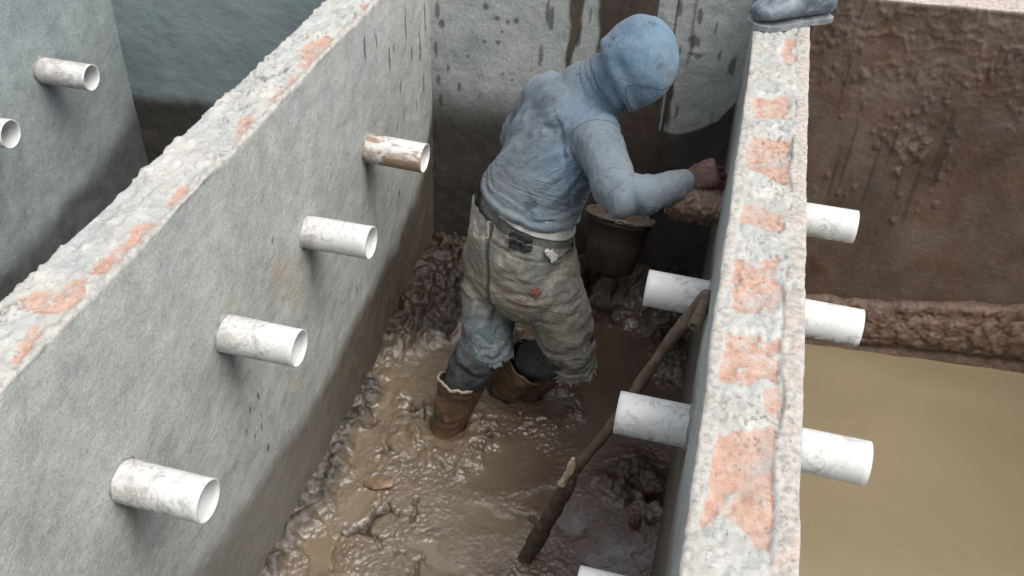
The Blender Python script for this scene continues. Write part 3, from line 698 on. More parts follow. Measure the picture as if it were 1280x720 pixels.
# wet mud plastered round the worker's side of the last pipe: rides on the pipe
def mud_sleeve():
    nx, seg = 70, 90; xs = np.linspace(-.084, CL-.004, nx); t = np.arange(seg)/seg*2*np.pi
    X = np.tile(xs[:, None], (1, seg)); T = np.tile(t[None], (nx, 1)); C, S = np.cos(T), np.sin(T)
    f1, f2, c = worley(X*42+1.1*fbm(st(X*40, C*2, S*2), 3, 1), T*2.6+.9*fbm(st(X*30, C*2, S*2), 3, 8), 5)
    d = .006+.016*np.sqrt(np.maximum(0, 1-(f1*1.3)**2))*c+.009*fbm(st(X*26, C*1.6, S*1.6), 4, 3)
    d = .75*d*np.minimum(1, .05+(X+.084)*40)*(.35+.65*ss(.75, .1, S))
    rr = .0480+np.maximum(d, .0006)
    V = st(X, rr*C, rr*S).reshape(-1, 3)
    o = mesh_np('mud_coating', V, grid_faces(nx, seg, True), M_CLODW)
    return o
M_CLODW = simple('wet_plastered_mud', (.085, .05, .032, 1), (.16, .10, .068, 1), 22, .3, .5, .008, c3=(.25, .185, .14, 1), s3=50)
o = mud_sleeve(); o.parent = PC4; o.rotation_euler = (-.2, 0, 0)

# ------------------------------------------------------------------ leaning pole with a hollow side stub
def pole():
    root = bpy.data.objects.new('leaning_pole', None); COL.objects.link(root); b = A3(-.345, 1.735, -1.40); root.location = b
    tag(root, 'muddy brown wooden pole with a hollow side branch leaning against the brick topped wall', 'pole')
    top = at_y(883, 369, 1.835); P = [A3(-.345, 1.735, -1.40), at_y(672, 668, 1.762), at_y(716, 592, 1.785), at_y(762, 535, 1.80), at_y(812, 462, 1.815), at_y(850, 410, 1.827), top]
    def knobby(pts, rad, name, mat, seg=22, n=14, amp=.07, round_ends=True):
        C = spline(pts, n); rr = np.interp(np.linspace(0, len(pts)-1, len(C)), range(len(pts)), rad)
        V, F = tube(C, rr, seg, round_ends=round_ends); c = np.asarray(C)
        i = np.argmin(((V[:, None]-c[None])**2).sum(-1), 1); out = V-c[i]
        V = V+out*(amp*2.2*fbm(V*28, 4, 701)+amp*.8*vn(V*70, 3))[:, None]
        return mesh_np(name, V-b, F, mat, parent=root)
    knobby(P, [.015, .017, .016, .0145, .0145, .0145, .0150], 'shaft', M_POLE)
    # thick lower length lashed to it
    side = unit(np.cross(P[2]-P[1], ray(690, 630)))
    Q = [A3(-.35, 1.72, -1.42)-side*.012, at_y(664, 678, 1.752)-side*.010, at_y(690, 636, 1.765)-side*.006, at_y(713, 602, 1.775)-side*.002]
    knobby(Q, [.023, .025, .023, .019], 'thick_end', M_POLED, amp=.09)
    S_ = [at_y(702, 604, 1.765), at_y(711, 592, 1.77), at_y(716, 574, 1.775)]
    knobby(S_, [.014, .015, .007], 'splinter', M_SPL, n=8, amp=.3)
    # hollow stub
    a, c = at_y(883, 374, 1.822), at_y(868, 409, 1.735); ax = unit(c-a); L = np.linalg.norm(c-a); u = unit(np.cross(ax, [0, 0, 1])); w = np.cross(ax, u)
    prof = [(0, .0135), (L*.3, .014), (L*.7, .0150), (L, .0155), (L, .0105), (L*.5, .010), (L*.3, .0005)]
    V, F = loft([(a+ax*x, u, w, r_, r_) for x, r_ in prof], 22); V = V+.0012*st(fbm(V*60, 3, 1), fbm(V*60, 3, 2), fbm(V*60, 3, 3))
    mesh_np('hollow_branch', V-b, F, M_POLE, parent=root)
    bpy.context.view_layer.update()
pole()

# ------------------------------------------------------------------ bucket propped against the end wall
def bucket():
    root = bpy.data.objects.new('bucket', None); COL.objects.link(root)
    cb = at_y(760, 336, 2.91); tilt = R(24); ax = unit(A3(.07, math.sin(tilt), math.cos(tilt))); root.location = cb
    tag(root, 'muddy dark bucket tipped back against the end wall in front of the worker', 'bucket')
    u = unit(np.cross(ax, [0, 1, 0])); w = np.cross(ax, u); H = .215
    prof = [(0, .001), (0, .088), (.004, .094), (H*.5, .108), (H-.03, .119), (H-.028, .125), (H-.02, .125), (H-.016, .121), (H, .124), (H, .118), (H-.03, .114), (H-.032, .001)]
    V, F = loft([(ax*z_, u, w, r_, r_) for z_, r_ in prof], 48, caps=False); V = V+.0025*fbm(V*18, 3, 4)[:, None]*unit(A3(.4, -.5, .2))
    mesh_np('shell', V, F, M_BUCK, parent=root)
    # mud lip and fill
    t = np.arange(72)/72*2*np.pi; V = []
    for k in range(12):
        q = 2*np.pi*k/12; rr = .124+(.011+.005*fbm(st(np.cos(t)*4, np.sin(t)*4, 0*t+k*.2), 3, 8))*math.cos(q); hh = H-.004+(.010+.006*fbm(st(np.cos(t)*6, np.sin(t)*6, 0*t), 3, 9))*math.sin(q)
        V.append(ax[None]*hh[:, None]+u[None]*(rr*np.cos(t))[:, None]+w[None]*(rr*np.sin(t))[:, None])
    mesh_np('mud_lip', np.concatenate(V), np.concatenate([grid_faces(12, 72, True), np.array([[11*72+j, 11*72+(j+1) % 72, (j+1) % 72, j] for j in range(72)])]), M_RIM, parent=root)
    g = []; rows = 14
    for k in range(rows):
        rr = .118*k/(rows-1)+.0005; hh = H-.004+.016*fbm(st(rr*np.cos(t)*30, rr*np.sin(t)*30, 0*t), 4, 12)
        g.append(ax[None]*hh[:, None]+u[None]*(rr*np.cos(t))[:, None]+w[None]*(rr*np.sin(t))[:, None])
    mesh_np('mud_fill', np.concatenate(g), grid_faces(rows, 72, True), M_RIM, parent=root)
bucket()

# ------------------------------------------------------------------ small things on the mud
def lump(name, c, rad, rot, mat, label, cat, seed, amp=.25, group=None):
    V, F = ellipsoid((0, 0, 0), np.eye(3), rad, 26, 16); n = V/(np.linalg.norm(V, axis=1)[:, None]+1e-9)
    V = V*(1+amp*fbm(n*2.3+seed, 4, seed))[:, None]
    o = mesh_np(name, V, F, mat); o.location = c; o.rotation_euler = rot; tag(o, label, cat, group); return o
c = at_z(475, 607, MUDZ); M_STONE = simple('wet_stone', (.14, .085, .05, 1), (.24, .16, .10, 1), 40, .35, .3, .003)
lump('flat_stone', (c[0], c[1], MUDZ+.012), (.052, .024, .012), (.15, -.1, .25), M_STONE, 'flat oval brown stone lying on the mud near the long grey wall', 'stone', 5, .12)
for i, (px, rr, lab) in enumerate((((778, 598), (.028, .022, .020), 'rounded dark mud lump beside the leaning pole and the white pipe'), ((818, 614), (.045, .026, .022), 'wide slate dark mud lump against the foot of the brick topped wall'), ((793, 655), (.022, .020, .016), 'small dark mud lump closest to the pipe at the bottom edge'))):
    c = at_z(*px, MUDZ); lump('mud_lump', (c[0], c[1], MUDZ+.018), rr, (0, 0, .4*i), M_CLOD, lab, 'mud lump', 11+i, .35, 'lumps of mud by the pole')
V, F = tube(spline([at_y(531, 527, 2.20), at_y(531, 512, 2.195), at_y(529, 500, 2.19)], 6), [.0045]*13, 10); b = at_y(531, 527, 2.20)
o = mesh_np('twig', V-b, F, M_POLE); o.location = b; tag(o, 'short dark twig stuck upright in the mud by the worker left boot', 'twig')

# ------------------------------------------------------------------ rubber boot of someone standing on the wall end
def boot_up():
    root = bpy.data.objects.new('rubber_boot', None); COL.objects.link(root)
    heel, toe = A3(.290, 2.965, 0.012), A3(.056, 2.815, 0.012); root.location = heel
    tag(root, 'wet slate blue rubber boot standing on the far end of the brick topped wall', 'boot')
    d = toe-heel; L = np.linalg.norm(d); d = unit(d); s = unit(np.cross([0, 0, 1], d)); up = A3(0, 0, 1)
    st2 = [(0.0, .030, .075), (.08, .040, .10), (.3, .038, .115), (.45, .042, .105), (.62, .053, .082), (.78, .056, .066), (.9, .046, .054), (.97, .028, .042)]
    rings = [(d*L*q+up*(h/2+.006), s, up, a, h/2) for q, a, h in st2]
    foot = loft(rings, 28)
    sh = [(A3(0, 0, .03)+d*.085, .048), (A3(0, 0, .11)+d*.078, .052), (A3(0, 0, .18)+d*.068, .055), (A3(0, 0, .30)+d*.062, .064), (A3(0, 0, .36)+d*.060, .066)]
    shaft = loft([(p, s, d, r_*.9, r_) for p, r_ in sh], 28)
    V, F = fuse([foot, shaft], .0065); V = smooth_np(V, F, 4)
    N = normals_np(V, F); V = V+N*(.004*fbm(V*14, 4, 801)+.004*np.maximum(0, fbm(st(V@d*40, V@s*9, V[:, 2]*25), 3, 803))*ss(.03, .08, V[:, 2]))[:, None]
    keep = V[:, 2] < .352; V, F, _ = cut(V, F, keep)
    mesh_np('upper', V, F, M_RUB, parent=root)
    out = [(q, a+.001) for q, a in ((-.015, .02), (.0, .032), (.08, .043), (.3, .040), (.45, .044), (.62, .055), (.78, .058), (.9, .049), (.97, .033), (1.0, .018))]
    pts = [d*L*(.02+.965*q)+s*a for q, a in out]+[d*L*(.02+.965*q)-s*a for q, a in out[::-1]]
    n = len(pts); V = np.array([p+up*z_ for z_ in (-.009, .006) for p in pts]); F = [list(range(n))[::-1], list(range(n, 2*n))]+[[i, (i+1) % n, n+(i+1) % n, n+i] for i in range(n)]
    mesh_np('sole', V, F, M_SOLE, parent=root, smooth=False)
boot_up()
# ------------------------------------------------------------------ the worker
from mathutils.bvhtree import BVHTree
def seg_param(V, chain):
    """nearest point on a polyline: (t along it in metres, distance)"""
    bt = np.zeros(len(V)); bd = np.full(len(V), 9.); L = 0
    for a, b in zip(chain[:-1], chain[1:]):
        ab = b-a; l = np.linalg.norm(ab); t = np.clip(((V-a)@ab)/l**2, 0, 1); d = np.linalg.norm(V-(a+t[:, None]*ab), axis=1)
        m = d < bd; bd = np.where(m, d, bd); bt = np.where(m, L+t*l, bt); L += l
    return bt, bd
def ridge(n, k=2.2): return (1-np.minimum(1, np.abs(n)*k))**2
def hand(W, K, nrm, thumb_side, curl, spread=.0212):
    """palm from wrist W to knuckles K, back of the hand along nrm; four jointed fingers and a thumb"""
    d = unit(K-W); n = unit(nrm-d*np.dot(nrm, d)); w = np.cross(d, n)*thumb_side; L = np.linalg.norm(K-W); P = []
    P.append(loft([(W-d*.02, w, n, .028, .021), (W, w, n, .029, .021), (W+d*L*.3, w, n, .036, .020), (W+d*L*.7, w, n, .043, .019), (K, w, n, .043, .016), (K+d*.012, w, n, .037, .011)], 24))
    for i, (off, ln) in enumerate(((1.5, .92), (.5, 1.0), (-.5, .95), (-1.5, .78))):
        p = K+w*off*spread-d*.012*(abs(off-.4) > .9)-d*.006; q = [p-d*.03, p]; ang = 0
        for l_, a_ in ((.046*ln, curl[0]+5*i), (.029*ln, curl[1]), (.022*ln, curl[2])):
            ang += a_; p = p+(d*math.cos(R(ang))-n*math.sin(R(ang)))*l_+w*off*.0012; q.append(p)
        P.append(tube(q, [.0095, .0098, .0088, .0082, .0068], 14, up=w))
        P.append(ellipsoid(q[1]+n*.004, (d, w, n), (.010, .0095, .009), 12, 8))
    b = W+d*L*.28+w*.026-n*.006
    P.append(tube([b-w*.015, b, b+d*.034+w*.020-n*.012, b+d*.062+w*.016-n*.022, b+d*.082+w*.006-n*.030], [.013, .0145, .0115, .0105, .008], 14, up=n))
    return P
def person():
    root = bpy.data.objects.new('person', None); COL.objects.link(root)
    RT, FW, UP = A3(.857, -.515, 0), A3(.515, .857, 0), A3(0, 0, 1); Y_ = at_y; RH = unit(A3(.857, -.515, -.16))
    rsh, relb, rwr = Y_(743, 168, 2.43), Y_(777, 252, 2.225), Y_(857, 227, 2.39)
    lsh, lelb = Y_(682, 122, 2.62), Y_(646, 174, 2.68); lwr = lelb+A3(.19, .12, -.06)
    rhip, rknee = Y_(683, 335, 2.36), Y_(714, 436, 2.38); lhip, lknee = Y_(628, 312, 2.44), Y_(609, 430, 2.32)
    rank, lank = A3(-.505, 2.445, -1.40), A3(-.728, 2.185, -1.44)
    pel, neck, head = Y_(655, 305, 2.415), Y_(748, 108, 2.55), Y_(799, 78, 2.535)
    root.location = A3(-.6, 2.32, -1.5); base = np.array(root.location)
    tag(root, 'person in faded blue hoodie and torn jeans bending over in the mud', 'person')
    def child(name, V, F, mat, attrs=None, par=None, smooth=True):
        o = mesh_np(name, np.asarray(V)-base, F, mat, attrs, smooth, par or root)
        return o
    # ---- body: one surface, mostly under the clothes
    fo = unit(A3(.83, .44, -.34)); hu = unit(A3(.42, .12, .85)-fo*np.dot(A3(.42, .12, .85), fo)); hs = np.cross(fo, hu)
    fist = A3(0, -.70, .71); knk = Y_(893, 215, 2.40)
    B = []
    sp = [(Y_(655, 330, 2.405), .125, .09), (pel, .130, .09), (Y_(668, 255, 2.44), .130, .09), (Y_(690, 190, 2.49), .140, .095), (Y_(707, 152, 2.53), .155, .10), (Y_(722, 130, 2.545), .13, .075), (neck, .055, .055), (neck*.5+head*.5, .05, .052)]
    B.append(loft([(c, RT, unit(np.cross(UP, RT)*1.0+A3(0, 0, -.25)), a, b) for c, a, b in sp], 32))
    B += [tube([rsh-RT*.05, rsh, rsh*.5+relb*.5, relb, relb*.45+rwr*.55, rwr], [.05, .052, .046, .038, .037, .027], 18), tube([lsh+RT*.05, lsh, lsh*.5+lelb*.5, lelb, lelb*.45+lwr*.55, lwr], [.05, .052, .046, .038, .037, .027], 18)]
    B += [tube([rhip+FW*.02, rhip*.5+rknee*.5, rknee, rknee*.6+rank*.4, rank], [.075, .07, .055, .054, .038], 20), tube([lhip, lhip*.5+lknee*.5, lknee, lknee*.6+lank*.4, lank], [.075, .07, .055, .054, .038], 20)]
    for a in (rank, lank): B.append(tube([a-FW*.03+UP*-.03, a+FW*.06+UP*-.05, a+FW*.15+UP*-.065], [.036, .038, .03], 16))
    B.append(ellipsoid(head, (hs, fo, hu), (.074, .092, .112), 28, 20)); B.append(ellipsoid(head-hu*.075+fo*.035, (hs, fo, hu), (.05, .05, .042)))
    B.append(ellipsoid(head+fo*.092-hu*.022, (hs, fo, hu), (.014, .022, .026))); B.append(ellipsoid(head+fo*.080-hu*.060, (hs, fo, hu), (.026, .012, .010)))
    for s in (-1, 1):
        B.append(ellipsoid(head+hs*s*.076-hu*.01, (hs, fo, hu), (.010, .02, .032))); B.append(ellipsoid(head+hs*s*.03+fo*.080+hu*.004, (hs, fo, hu), (.014, .011, .010)))
        B.append(ellipsoid(head+hs*s*.03+fo*.083+hu*.022, (hs, fo, hu), (.024, .010, .007)))
    B += hand(rwr, knk, fist, 1, (48, 62, 50)); B += hand(lwr, lwr+unit(lwr-lelb)*.095, A3(0, 0, 1), -1, (15, 25, 20))
    V, F = fuse(B, .0031); V = smooth_np(V, F, 2, .4)
    V = V+normals_np(V, F)*(.0009*fbm(V*60, 3, 5)+.0006*ridge(fbm(V*90, 2, 6)))[:, None]
    child('body', V, F, M_SKIN)
    # ---- hoodie
    wdir = unit(A3(0, 0, -.3)+FW)
    tr = [(Y_(663, 258, 2.42), .163, .143), (Y_(665, 248, 2.425), .166, .145), (Y_(671, 230, 2.44), .163, .138), (Y_(686, 203, 2.475), .160, .133), (Y_(703, 165, 2.515), .160, .130), (Y_(716, 140, 2.54), .145, .108), (Y_(730, 121, 2.548), .12, .085), (neck, .078, .075)]
    H = [loft([(c, unit(RH*(1-q)+RT*q), wdir, a, b) for (c, a, b), q in zip(tr, (0, 0, .15, .5, 1, 1, 1, 1))], 44)]
    H.append(ellipsoid(Y_(708, 145, 2.51), (RT, FW, UP), (.13, .085, .11), 26, 18))
    cuff = rwr-unit(rwr-relb)*.012
    H.append(tube([rsh-RT*.10+UP*.0, rsh-RT*.04, rsh, rsh*.6+relb*.4, rsh*.25+relb*.75, relb, relb*.7+cuff*.3, relb*.35+cuff*.65, cuff], [.077, .079, .075, .068, .062, .060, .056, .048, .043], 26, flat=1.05))
    lc = lwr-unit(lwr-lelb)*.01
    H.append(tube([lsh+RT*.10, lsh+RT*.03, lsh, lsh*.6+lelb*.4, lelb, lelb*.5+lc*.5, lc], [.078, .080, .077, .070, .062, .054, .044], 24))
    cup = unit(A3(.10, -.40, .9)); cx = unit(A3(1, .08, 0)-cup*np.dot(A3(1, .08, 0), cup)); cz = np.cross(cx, cup)
    H.append(ellipsoid(head+cup*.004, (cx, cz, cup), (.108, .125, .134), 34, 24))
    H.append(ellipsoid(Y_(735, 113, 2.545), (cx, cz, cup), (.088, .085, .075), 26, 18)); H.append(ellipsoid(Y_(785, 95, 2.53), (cx, cz, cup), (.085, .10, .10), 30, 20))
    H.append(tube([Y_(722, 136, 2.55), Y_(738, 120, 2.55), Y_(754, 107, 2.548), Y_(775, 92, 2.54)], [.045, .066, .078, .088], 24))
    V, F = fuse(H, .0052); V = smooth_np(V, F, 26)
    N = normals_np(V, F); n = len(V); fold = np.zeros(n); d = np.zeros(n)
    tors = [tr[0][0], tr[3][0], tr[5][0], neck]; ra = [rsh, relb, cuff]; la = [lsh, lelb, lc]; hd = [Y_(778, 88, 2.54), head+cup*.03]
    tt, td = seg_param(V, tors); ta, da = seg_param(V, ra); tl, dl = seg_param(V, la); th, dh = seg_param(V, hd)
    is_h = ss(.03, -.03, dh-.118)*ss(-.02, .05, (V-Y_(758, 104, 2.545))@unit(head-neck)); wa_ = ss(-.01, .03, td-da-.075)*(1-is_h); wl_ = ss(-.01, .03, td-dl-.075)*(1-is_h); wt = np.clip(1-wa_-wl_-is_h, 0, 1)
    u, f = V@RT, V@FW; sp_l = tt
    # long drapes down the back, gathers over the hem
    warp = .05*fbm(V*5, 3, 911)
    lean = u-.55*V[:, 2]                      # drapes run from the right shoulder down to the left hip
    q1 = fbm(st((lean+warp*.8)*15, f*5+warp*6, V[:, 2]*2.2), 1, 913); q1b = fbm(st((lean*.9+.25*f+warp)*36, f*6, V[:, 2]*3.4+7), 2, 914)
    q2 = fbm(st((u+f)*2.4+warp*14, (u-f)*2.4, (V[:, 2]+.34*u-.1*f+warp*.6)*30), 2, 917)
    q3 = fbm(st(u*4, f*5, (V[:, 2]-.75*u+warp)*22), 2, 919)
    low = ss(.15, .02, sp_l); up_ = ss(.24, .42, sp_l)
    d += wt*((.0150*q1+.0065*q1b-.002*ridge(q1+.4*q1b, 5))*(.45+.55*ss(.02, .18, sp_l))*(1-.45*up_)+(.0085*q2-.0045*(ridge(q2, 3.4)-.2))*low+(.005*q3-.002*(ridge(q3, 4)-.2))*ss(.08, .25, sp_l)*(1-up_))
    fold += wt*(ss(.25, .0, ridge(q1, 2.4))*.6+low*ss(.25, 0, ridge(q2, 2.2))*.7)
    for t_, w_, ax, bend, tot in ((ta, wa_, unit(relb-rsh), np.linalg.norm(relb-rsh), np.linalg.norm(relb-rsh)+np.linalg.norm(cuff-relb)), (tl, wl_, unit(lelb-lsh), np.linalg.norm(lelb-lsh), .5)):
        fr = V@unit(np.cross(ax, A3(.3, .5, .8)))
        q = fbm(st(t_*24+warp*20+fr*13, fr*5, V[:, 2]*3), 2, 921); qb = fbm(st(t_*42+warp*22-fr*15, fr*5, V[:, 1]*4), 2, 923)
        env = .45+.45*np.exp(-((t_-bend)/.09)**2); ce = ss(tot-.13, tot-.03, t_)
        d += w_*((.0092*q-.004*(ridge(qb+.3*q, 4)-.2))*env+.0085*qb*(.25+ce)); fold += w_*(ss(.28, 0, ridge(q, 1.9))*env*.7+ce*ss(.3, 0, ridge(qb, 1.9))*.5)
    qh = fbm(st(V[:, 0]*9, V[:, 1]*9, V[:, 2]*9)+warp[:, None]*4, 3, 931)
    hp = np.linalg.norm(V-Y_(760, 104, 2.50), axis=1); q5 = fbm(st((V@unit(head-neck))*38+warp*16+6*(V@FW), V[:, 2]*4, V[:, 0]*4), 2, 935)
    nk = ss(.125, .07, np.linalg.norm(V-Y_(752, 108, 2.53), axis=1)); c1_, c2_ = Y_(749, 58, 2.48), Y_(779, 131, 2.42); cn = unit(np.cross(c2_-c1_, ray(764, 95))); cn = cn*np.sign(cn[0]); cd_ = (V-c1_)@cn-.03*np.sin(np.pi*np.clip((V-c1_)@unit(c2_-c1_)/np.linalg.norm(c2_-c1_), 0, 1))*-.35
    cm_ = ss(.16, .10, np.linalg.norm(V-Y_(764, 98, 2.46), axis=1)); cre = np.exp(-(cd_/.008)**2)*cm_; d += .010*np.exp(-((cd_-.02)/.014)**2)*cm_
    d += is_h*(.008*qh-.0035*np.exp(-(((V-head)@hs-.035)/.0035)**2))-.007*nk*(ridge(q5, 2.2)-.3)-.016*cre
    fold += .8*cre+nk*ss(.3, 0, ridge(q5, 1.9))*.5
    # seam over the crown, dimple at the side of the hood, side seam of the body
    sm = np.exp(-(((V-head)@unit(A3(.25, -.80, -.35)))-.0+.055)**2/.000008)*is_h*0
    dim = np.exp(-(np.linalg.norm(V-Y_(775, 86, 2.42), axis=1)/.03)**2); d -= .007*dim; fold += .35*dim
    d += .0016*fbm(V*40, 3, 941)
    s1_, s2_ = Y_(702, 170, 2.36), Y_(724, 310, 2.30); sn_ = unit(np.cross(s2_-s1_, ray(713, 240))); side = np.exp(-(((V-s1_)@sn_)/.006)**2)*wt*ss(.42, .3, sp_l)*(V[:, 1] < 2.42); d -= .007*side; fold += .5*side
    face = ((V-head)@fo)/(np.linalg.norm(V-head, axis=1)+1e-9); fa = np.degrees(np.arccos(np.clip(face, -1, 1))); d += is_h*(.0045*ss(47, 45.5, fa)-.0015*np.exp(-((fa-48)/1.5)**2))
    V = V+N*d[:, None]
    # open the hood over the face, the cuffs and the hem
    spn = unit(np.cross(RH, wdir)); spn = spn*np.sign(spn[2]); hem = (V-tr[0][0])@spn
    keep = ~((face > math.cos(R(38))) & (is_h > .3)) & ~((((V-cuff)@unit(rwr-relb)) > .030) & (np.linalg.norm(V-cuff, axis=1) < .09)) & ~((((V-lc)@unit(lwr-lelb)) > .03) & (np.linalg.norm(V-lc, axis=1) < .09)) & ~((hem < -.004) & (wt > .5) & (np.linalg.norm((V-tr[0][0])-spn*hem[:, None], axis=1) < .17) & (hem < -.004))
    dirt = np.clip(.15+.9*ss(.28, .5, ta)*wa_+.55*ss(.25, 0, tt)*wt+.4*fbm(V*6, 3, 951), 0, 1)*(1-is_h*.8)
    blue = np.clip(is_h*.9+wt*(.10+.5*fbm(V*4, 3, 953)+.5*ss(.0, .12, (V-tr[3][0])@RT)), 0, 1)
    m = st(np.clip(.13*is_h+.50*wt+.72*wa_+.6*wl_, 0, 1), dirt, blue, 0*fold); V2, F2, us = cut(V, F, keep)
    lw2 = ss(.13, .02, sp_l)
    tq = np.where((wa_ > .5)[:, None], st(.8*ta+.04*fbm(V*8, 2, 9)+.62*(V@unit(np.cross(unit(relb-rsh), A3(.3, .5, .8)))), V@RT, V[:, 2], 0), np.where((wl_ > .5)[:, None], st(tl, V@RT, V[:, 2], 0), np.where((is_h > .5)[:, None], st(.6*cd_+.12*fbm(V*4, 2, 7), V[:, 2]*1.5, V@FW, 0), st(lean*(1-lw2)+lw2*(V[:, 2]+.34*u)+.035*fbm(V*5, 2, 3), V[:, 2]*(1-lw2)+lw2*u, f, 0))))
    child('hoodie', V2, F2, M_HOOD, {'m': m[us], 'w': tq[us]})
    # ribbed lip along the hem
    # ---- undershirt and waistband between hoodie and jeans
    def band(name, c0, c1, a0, b0, a1, b1, mat, amp, seed):
        rings = [(c0*(1-q)+c1*q, RH, wdir, a0+(a1-a0)*q, b0+(b1-b0)*q) for q in np.linspace(0, 1, 16)]
        V, F = loft(rings, 90, caps=False); V = V+unit(A3(-.3, -.9, .3))*(amp*fbm(st(V[:, 0]*14, V[:, 1]*14, V[:, 2]*30), 3, seed))[:, None]; child(name, V, np.array(F), mat); return V, np.array(F)
    band('undershirt', Y_(665, 244, 2.425), Y_(662, 264, 2.42), .154, .134, .160, .141, M_WHITE, .006, 5)
    WV, WF = band('waistband', Y_(662, 254, 2.42), Y_(656, 292, 2.412), .156, .136, .163, .145, M_GREY, .006, 8)
    # ---- jeans torn off at the knee
    J = []; jw = Y_(656, 277, 2.413)
    J.append(loft([(jw+UP*.03, RH, wdir, .172, .152), (jw, RH, wdir, .176, .156), (Y_(651, 310, 2.40), RH, wdir, .182, .163), (Y_(650, 350, 2.395), RT, FW, .182, .155), (Y_(652, 372, 2.395), RT, FW, .155, .125)], 44))
    rl = [Y_(676, 330, 2.38), Y_(696, 382, 2.368), Y_(711, 432, 2.375), Y_(716, 470, 2.38)]; ll = [Y_(624, 318, 2.43), Y_(611, 372, 2.375), Y_(610, 428, 2.32), Y_(612, 462, 2.30)]
    J.append(tube(rl, [.124, .106, .088, .077], 30)); J.append(tube(ll, [.116, .092, .090, .094], 30))
    J.append(ellipsoid(Y_(672, 352, 2.34), (RT, FW, UP), (.105, .10, .12), 24, 16)); J.append(ellipsoid(Y_(612, 320, 2.40), (RT, FW, UP), (.085, .09, .11), 24, 16))
    V, F = fuse(J, .0062); V = smooth_np(V, F, 6); N = normals_np(V, F)
    tr_, dr = seg_param(V, rl); tl_, dl = seg_param(V, ll); wr = ss(-.02, .02, dl-dr-.0); warp = .075*fbm(V*6, 3, 961); u = V@RT; f = V@FW
    t2 = np.where(wr > .5, tr_, tl_)
    q1 = fbm(st((V[:, 2]+.38*u-.1*f+warp)*19, u*4+warp*12, f*4), 2, 963); q2 = fbm(st((V[:, 2]-.25*u+warp)*33, u*6+warp*12, f*6), 2, 965); q3 = fbm(st(u*16+warp*20, f*12, V[:, 2]*6), 2, 967)
    up_ = ss(.16, .0, t2); lo = ss(.20, .36, t2)
    q4 = fbm(V*13+2.*warp[:, None]*10, 3, 968); q4 = fbm(V*9+warp[:, None]*16, 2, 968); d = (.0085*q1-.004*(ridge(q1, 3.2)-.2))*(.35+.7*lo)+.003*q2-.0035*(ridge(q2, 3.4)-.2)*lo+.004*q3*(1-up_*.6)+.0055*q4-.003*(ridge(q4, 4.0)-.2)+.0008*fbm(V*45, 3, 969)
    fold = np.clip(ss(.2, 0, ridge(q1, 2.2))*.45*(.2+.8*lo)+ss(.2, 0, ridge(q4, 2.0))*.45, 0, 1)
    # centre seam between the buttocks and inner leg crease
    cs = np.exp(-(((V-Y_(618, 318, 2.30))@unit(RT+.05*UP))/.008)**2)*(V[:, 1] < 2.40)*ss(-.95, -.86, V[:, 2]); d -= .010*cs
    yoke = np.exp(-(((V-Y_(650, 322, 2.25))@unit(UP+.30*RT))/.0035)**2)*up_*(wr); d -= .004*yoke
    V = V+N*d[:, None]
    ragr, ragl = .016*fbm(V*22, 4, 971), .014*fbm(V*22, 4, 973)
    er = (V-Y_(714, 462, 2.378))@unit(rl[3]-rl[2])-ragr; el = (V-Y_(611, 444, 2.31))@unit(ll[3]-ll[2]+A3(.02, 0, 0))-ragl
    jn = unit(np.cross(RH, wdir)); jn = jn*np.sign(jn[2]); wtop = (V-(jw+UP*.006))@jn
    keep = ~((er > 0) & (dr < .16) & (V[:, 2] < -.9) & (wr > .5)) & ~((el > 0) & (dl < .16) & (V[:, 2] < -.9) & (wr <= .5)) & ~(wtop > .012)
    brown = np.clip(np.exp(-((V-Y_(655, 372, 2.3))**2).sum(1)/.010)+.8*np.exp(-((V-Y_(598, 330, 2.36))**2).sum(1)/.008)+.35*fbm(V*6, 4, 975)+.1, 0, 1)
    blue = np.clip(ss(.12, .26, tl_)*(wr < .5)*1.15+.5*ss(.25, .6, fbm(V*7, 3, 977))+.6*np.exp(-((V-Y_(678, 330, 2.25))**2).sum(1)/.004), 0, 1)
    V2, F2, us = cut(V, F, keep); m = st(.34+.36*lo, brown, blue, np.clip(.85*cs+.75*yoke, 0, 1))
    jo = child('torn_jeans', V2, F2, M_JEAN, {'m': m[us], 'w': st(V[:, 2]+.38*u-.1*f+.03*fbm(V*7, 2, 3), u, f, 0)[us]}); T = BVHTree.FromPolygons(V2.tolist()+WV.tolist(), F2.tolist()+(WF+len(V2)).tolist())
    cam_o = Vector((0, 0, CAMH))
    def hit(a, b):
        return T.ray_cast(cam_o, Vector(unit(ray(a, b))))
    def patch(name, poly, off, mat, par=jo, step=1.2, rag=.8):
        xs = np.arange(min(p[0] for p in poly), max(p[0] for p in poly)+step, step); ys = np.arange(min(p[1] for p in poly), max(p[1] for p in poly)+step, step)
        idx = {}; V, F = [], []
        for i, a in enumerate(xs):
            for j, b in enumerate(ys):
                wob = A3(vn(A3(a*.3, b*.3, 1), 1), vn(A3(a*.3, b*.3, 2), 2))*rag
                if not in_poly(np.array([a+wob[0]]), np.array([b+wob[1]]), poly)[0]: continue
                p, nn, _, _ = hit(a, b)
                if p is None: continue
                if nn.dot(p-cam_o) > 0: nn = -nn
                idx[i, j] = len(V); V.append(np.array(p)+np.array(nn)*(off+.0015*float(vn(A3(a*.35, b*.35, 9), 4))))
        for i, j in list(idx):
            q = [(i, j), (i+1, j), (i+1, j+1), (i, j+1)]
            if all(k in idx for k in q): F.append([idx[k] for k in q])
        o = mesh_np(name, np.array(V)-base, F, mat, parent=par); sd = o.modifiers.new('s', 'SOLIDIFY'); sd.thickness = .003; sd.offset = 0; return o
    patch('back_pocket', [(637, 290), (646, 288), (667, 297), (665, 314), (655, 316), (636, 308)], .006, M_BLACK)
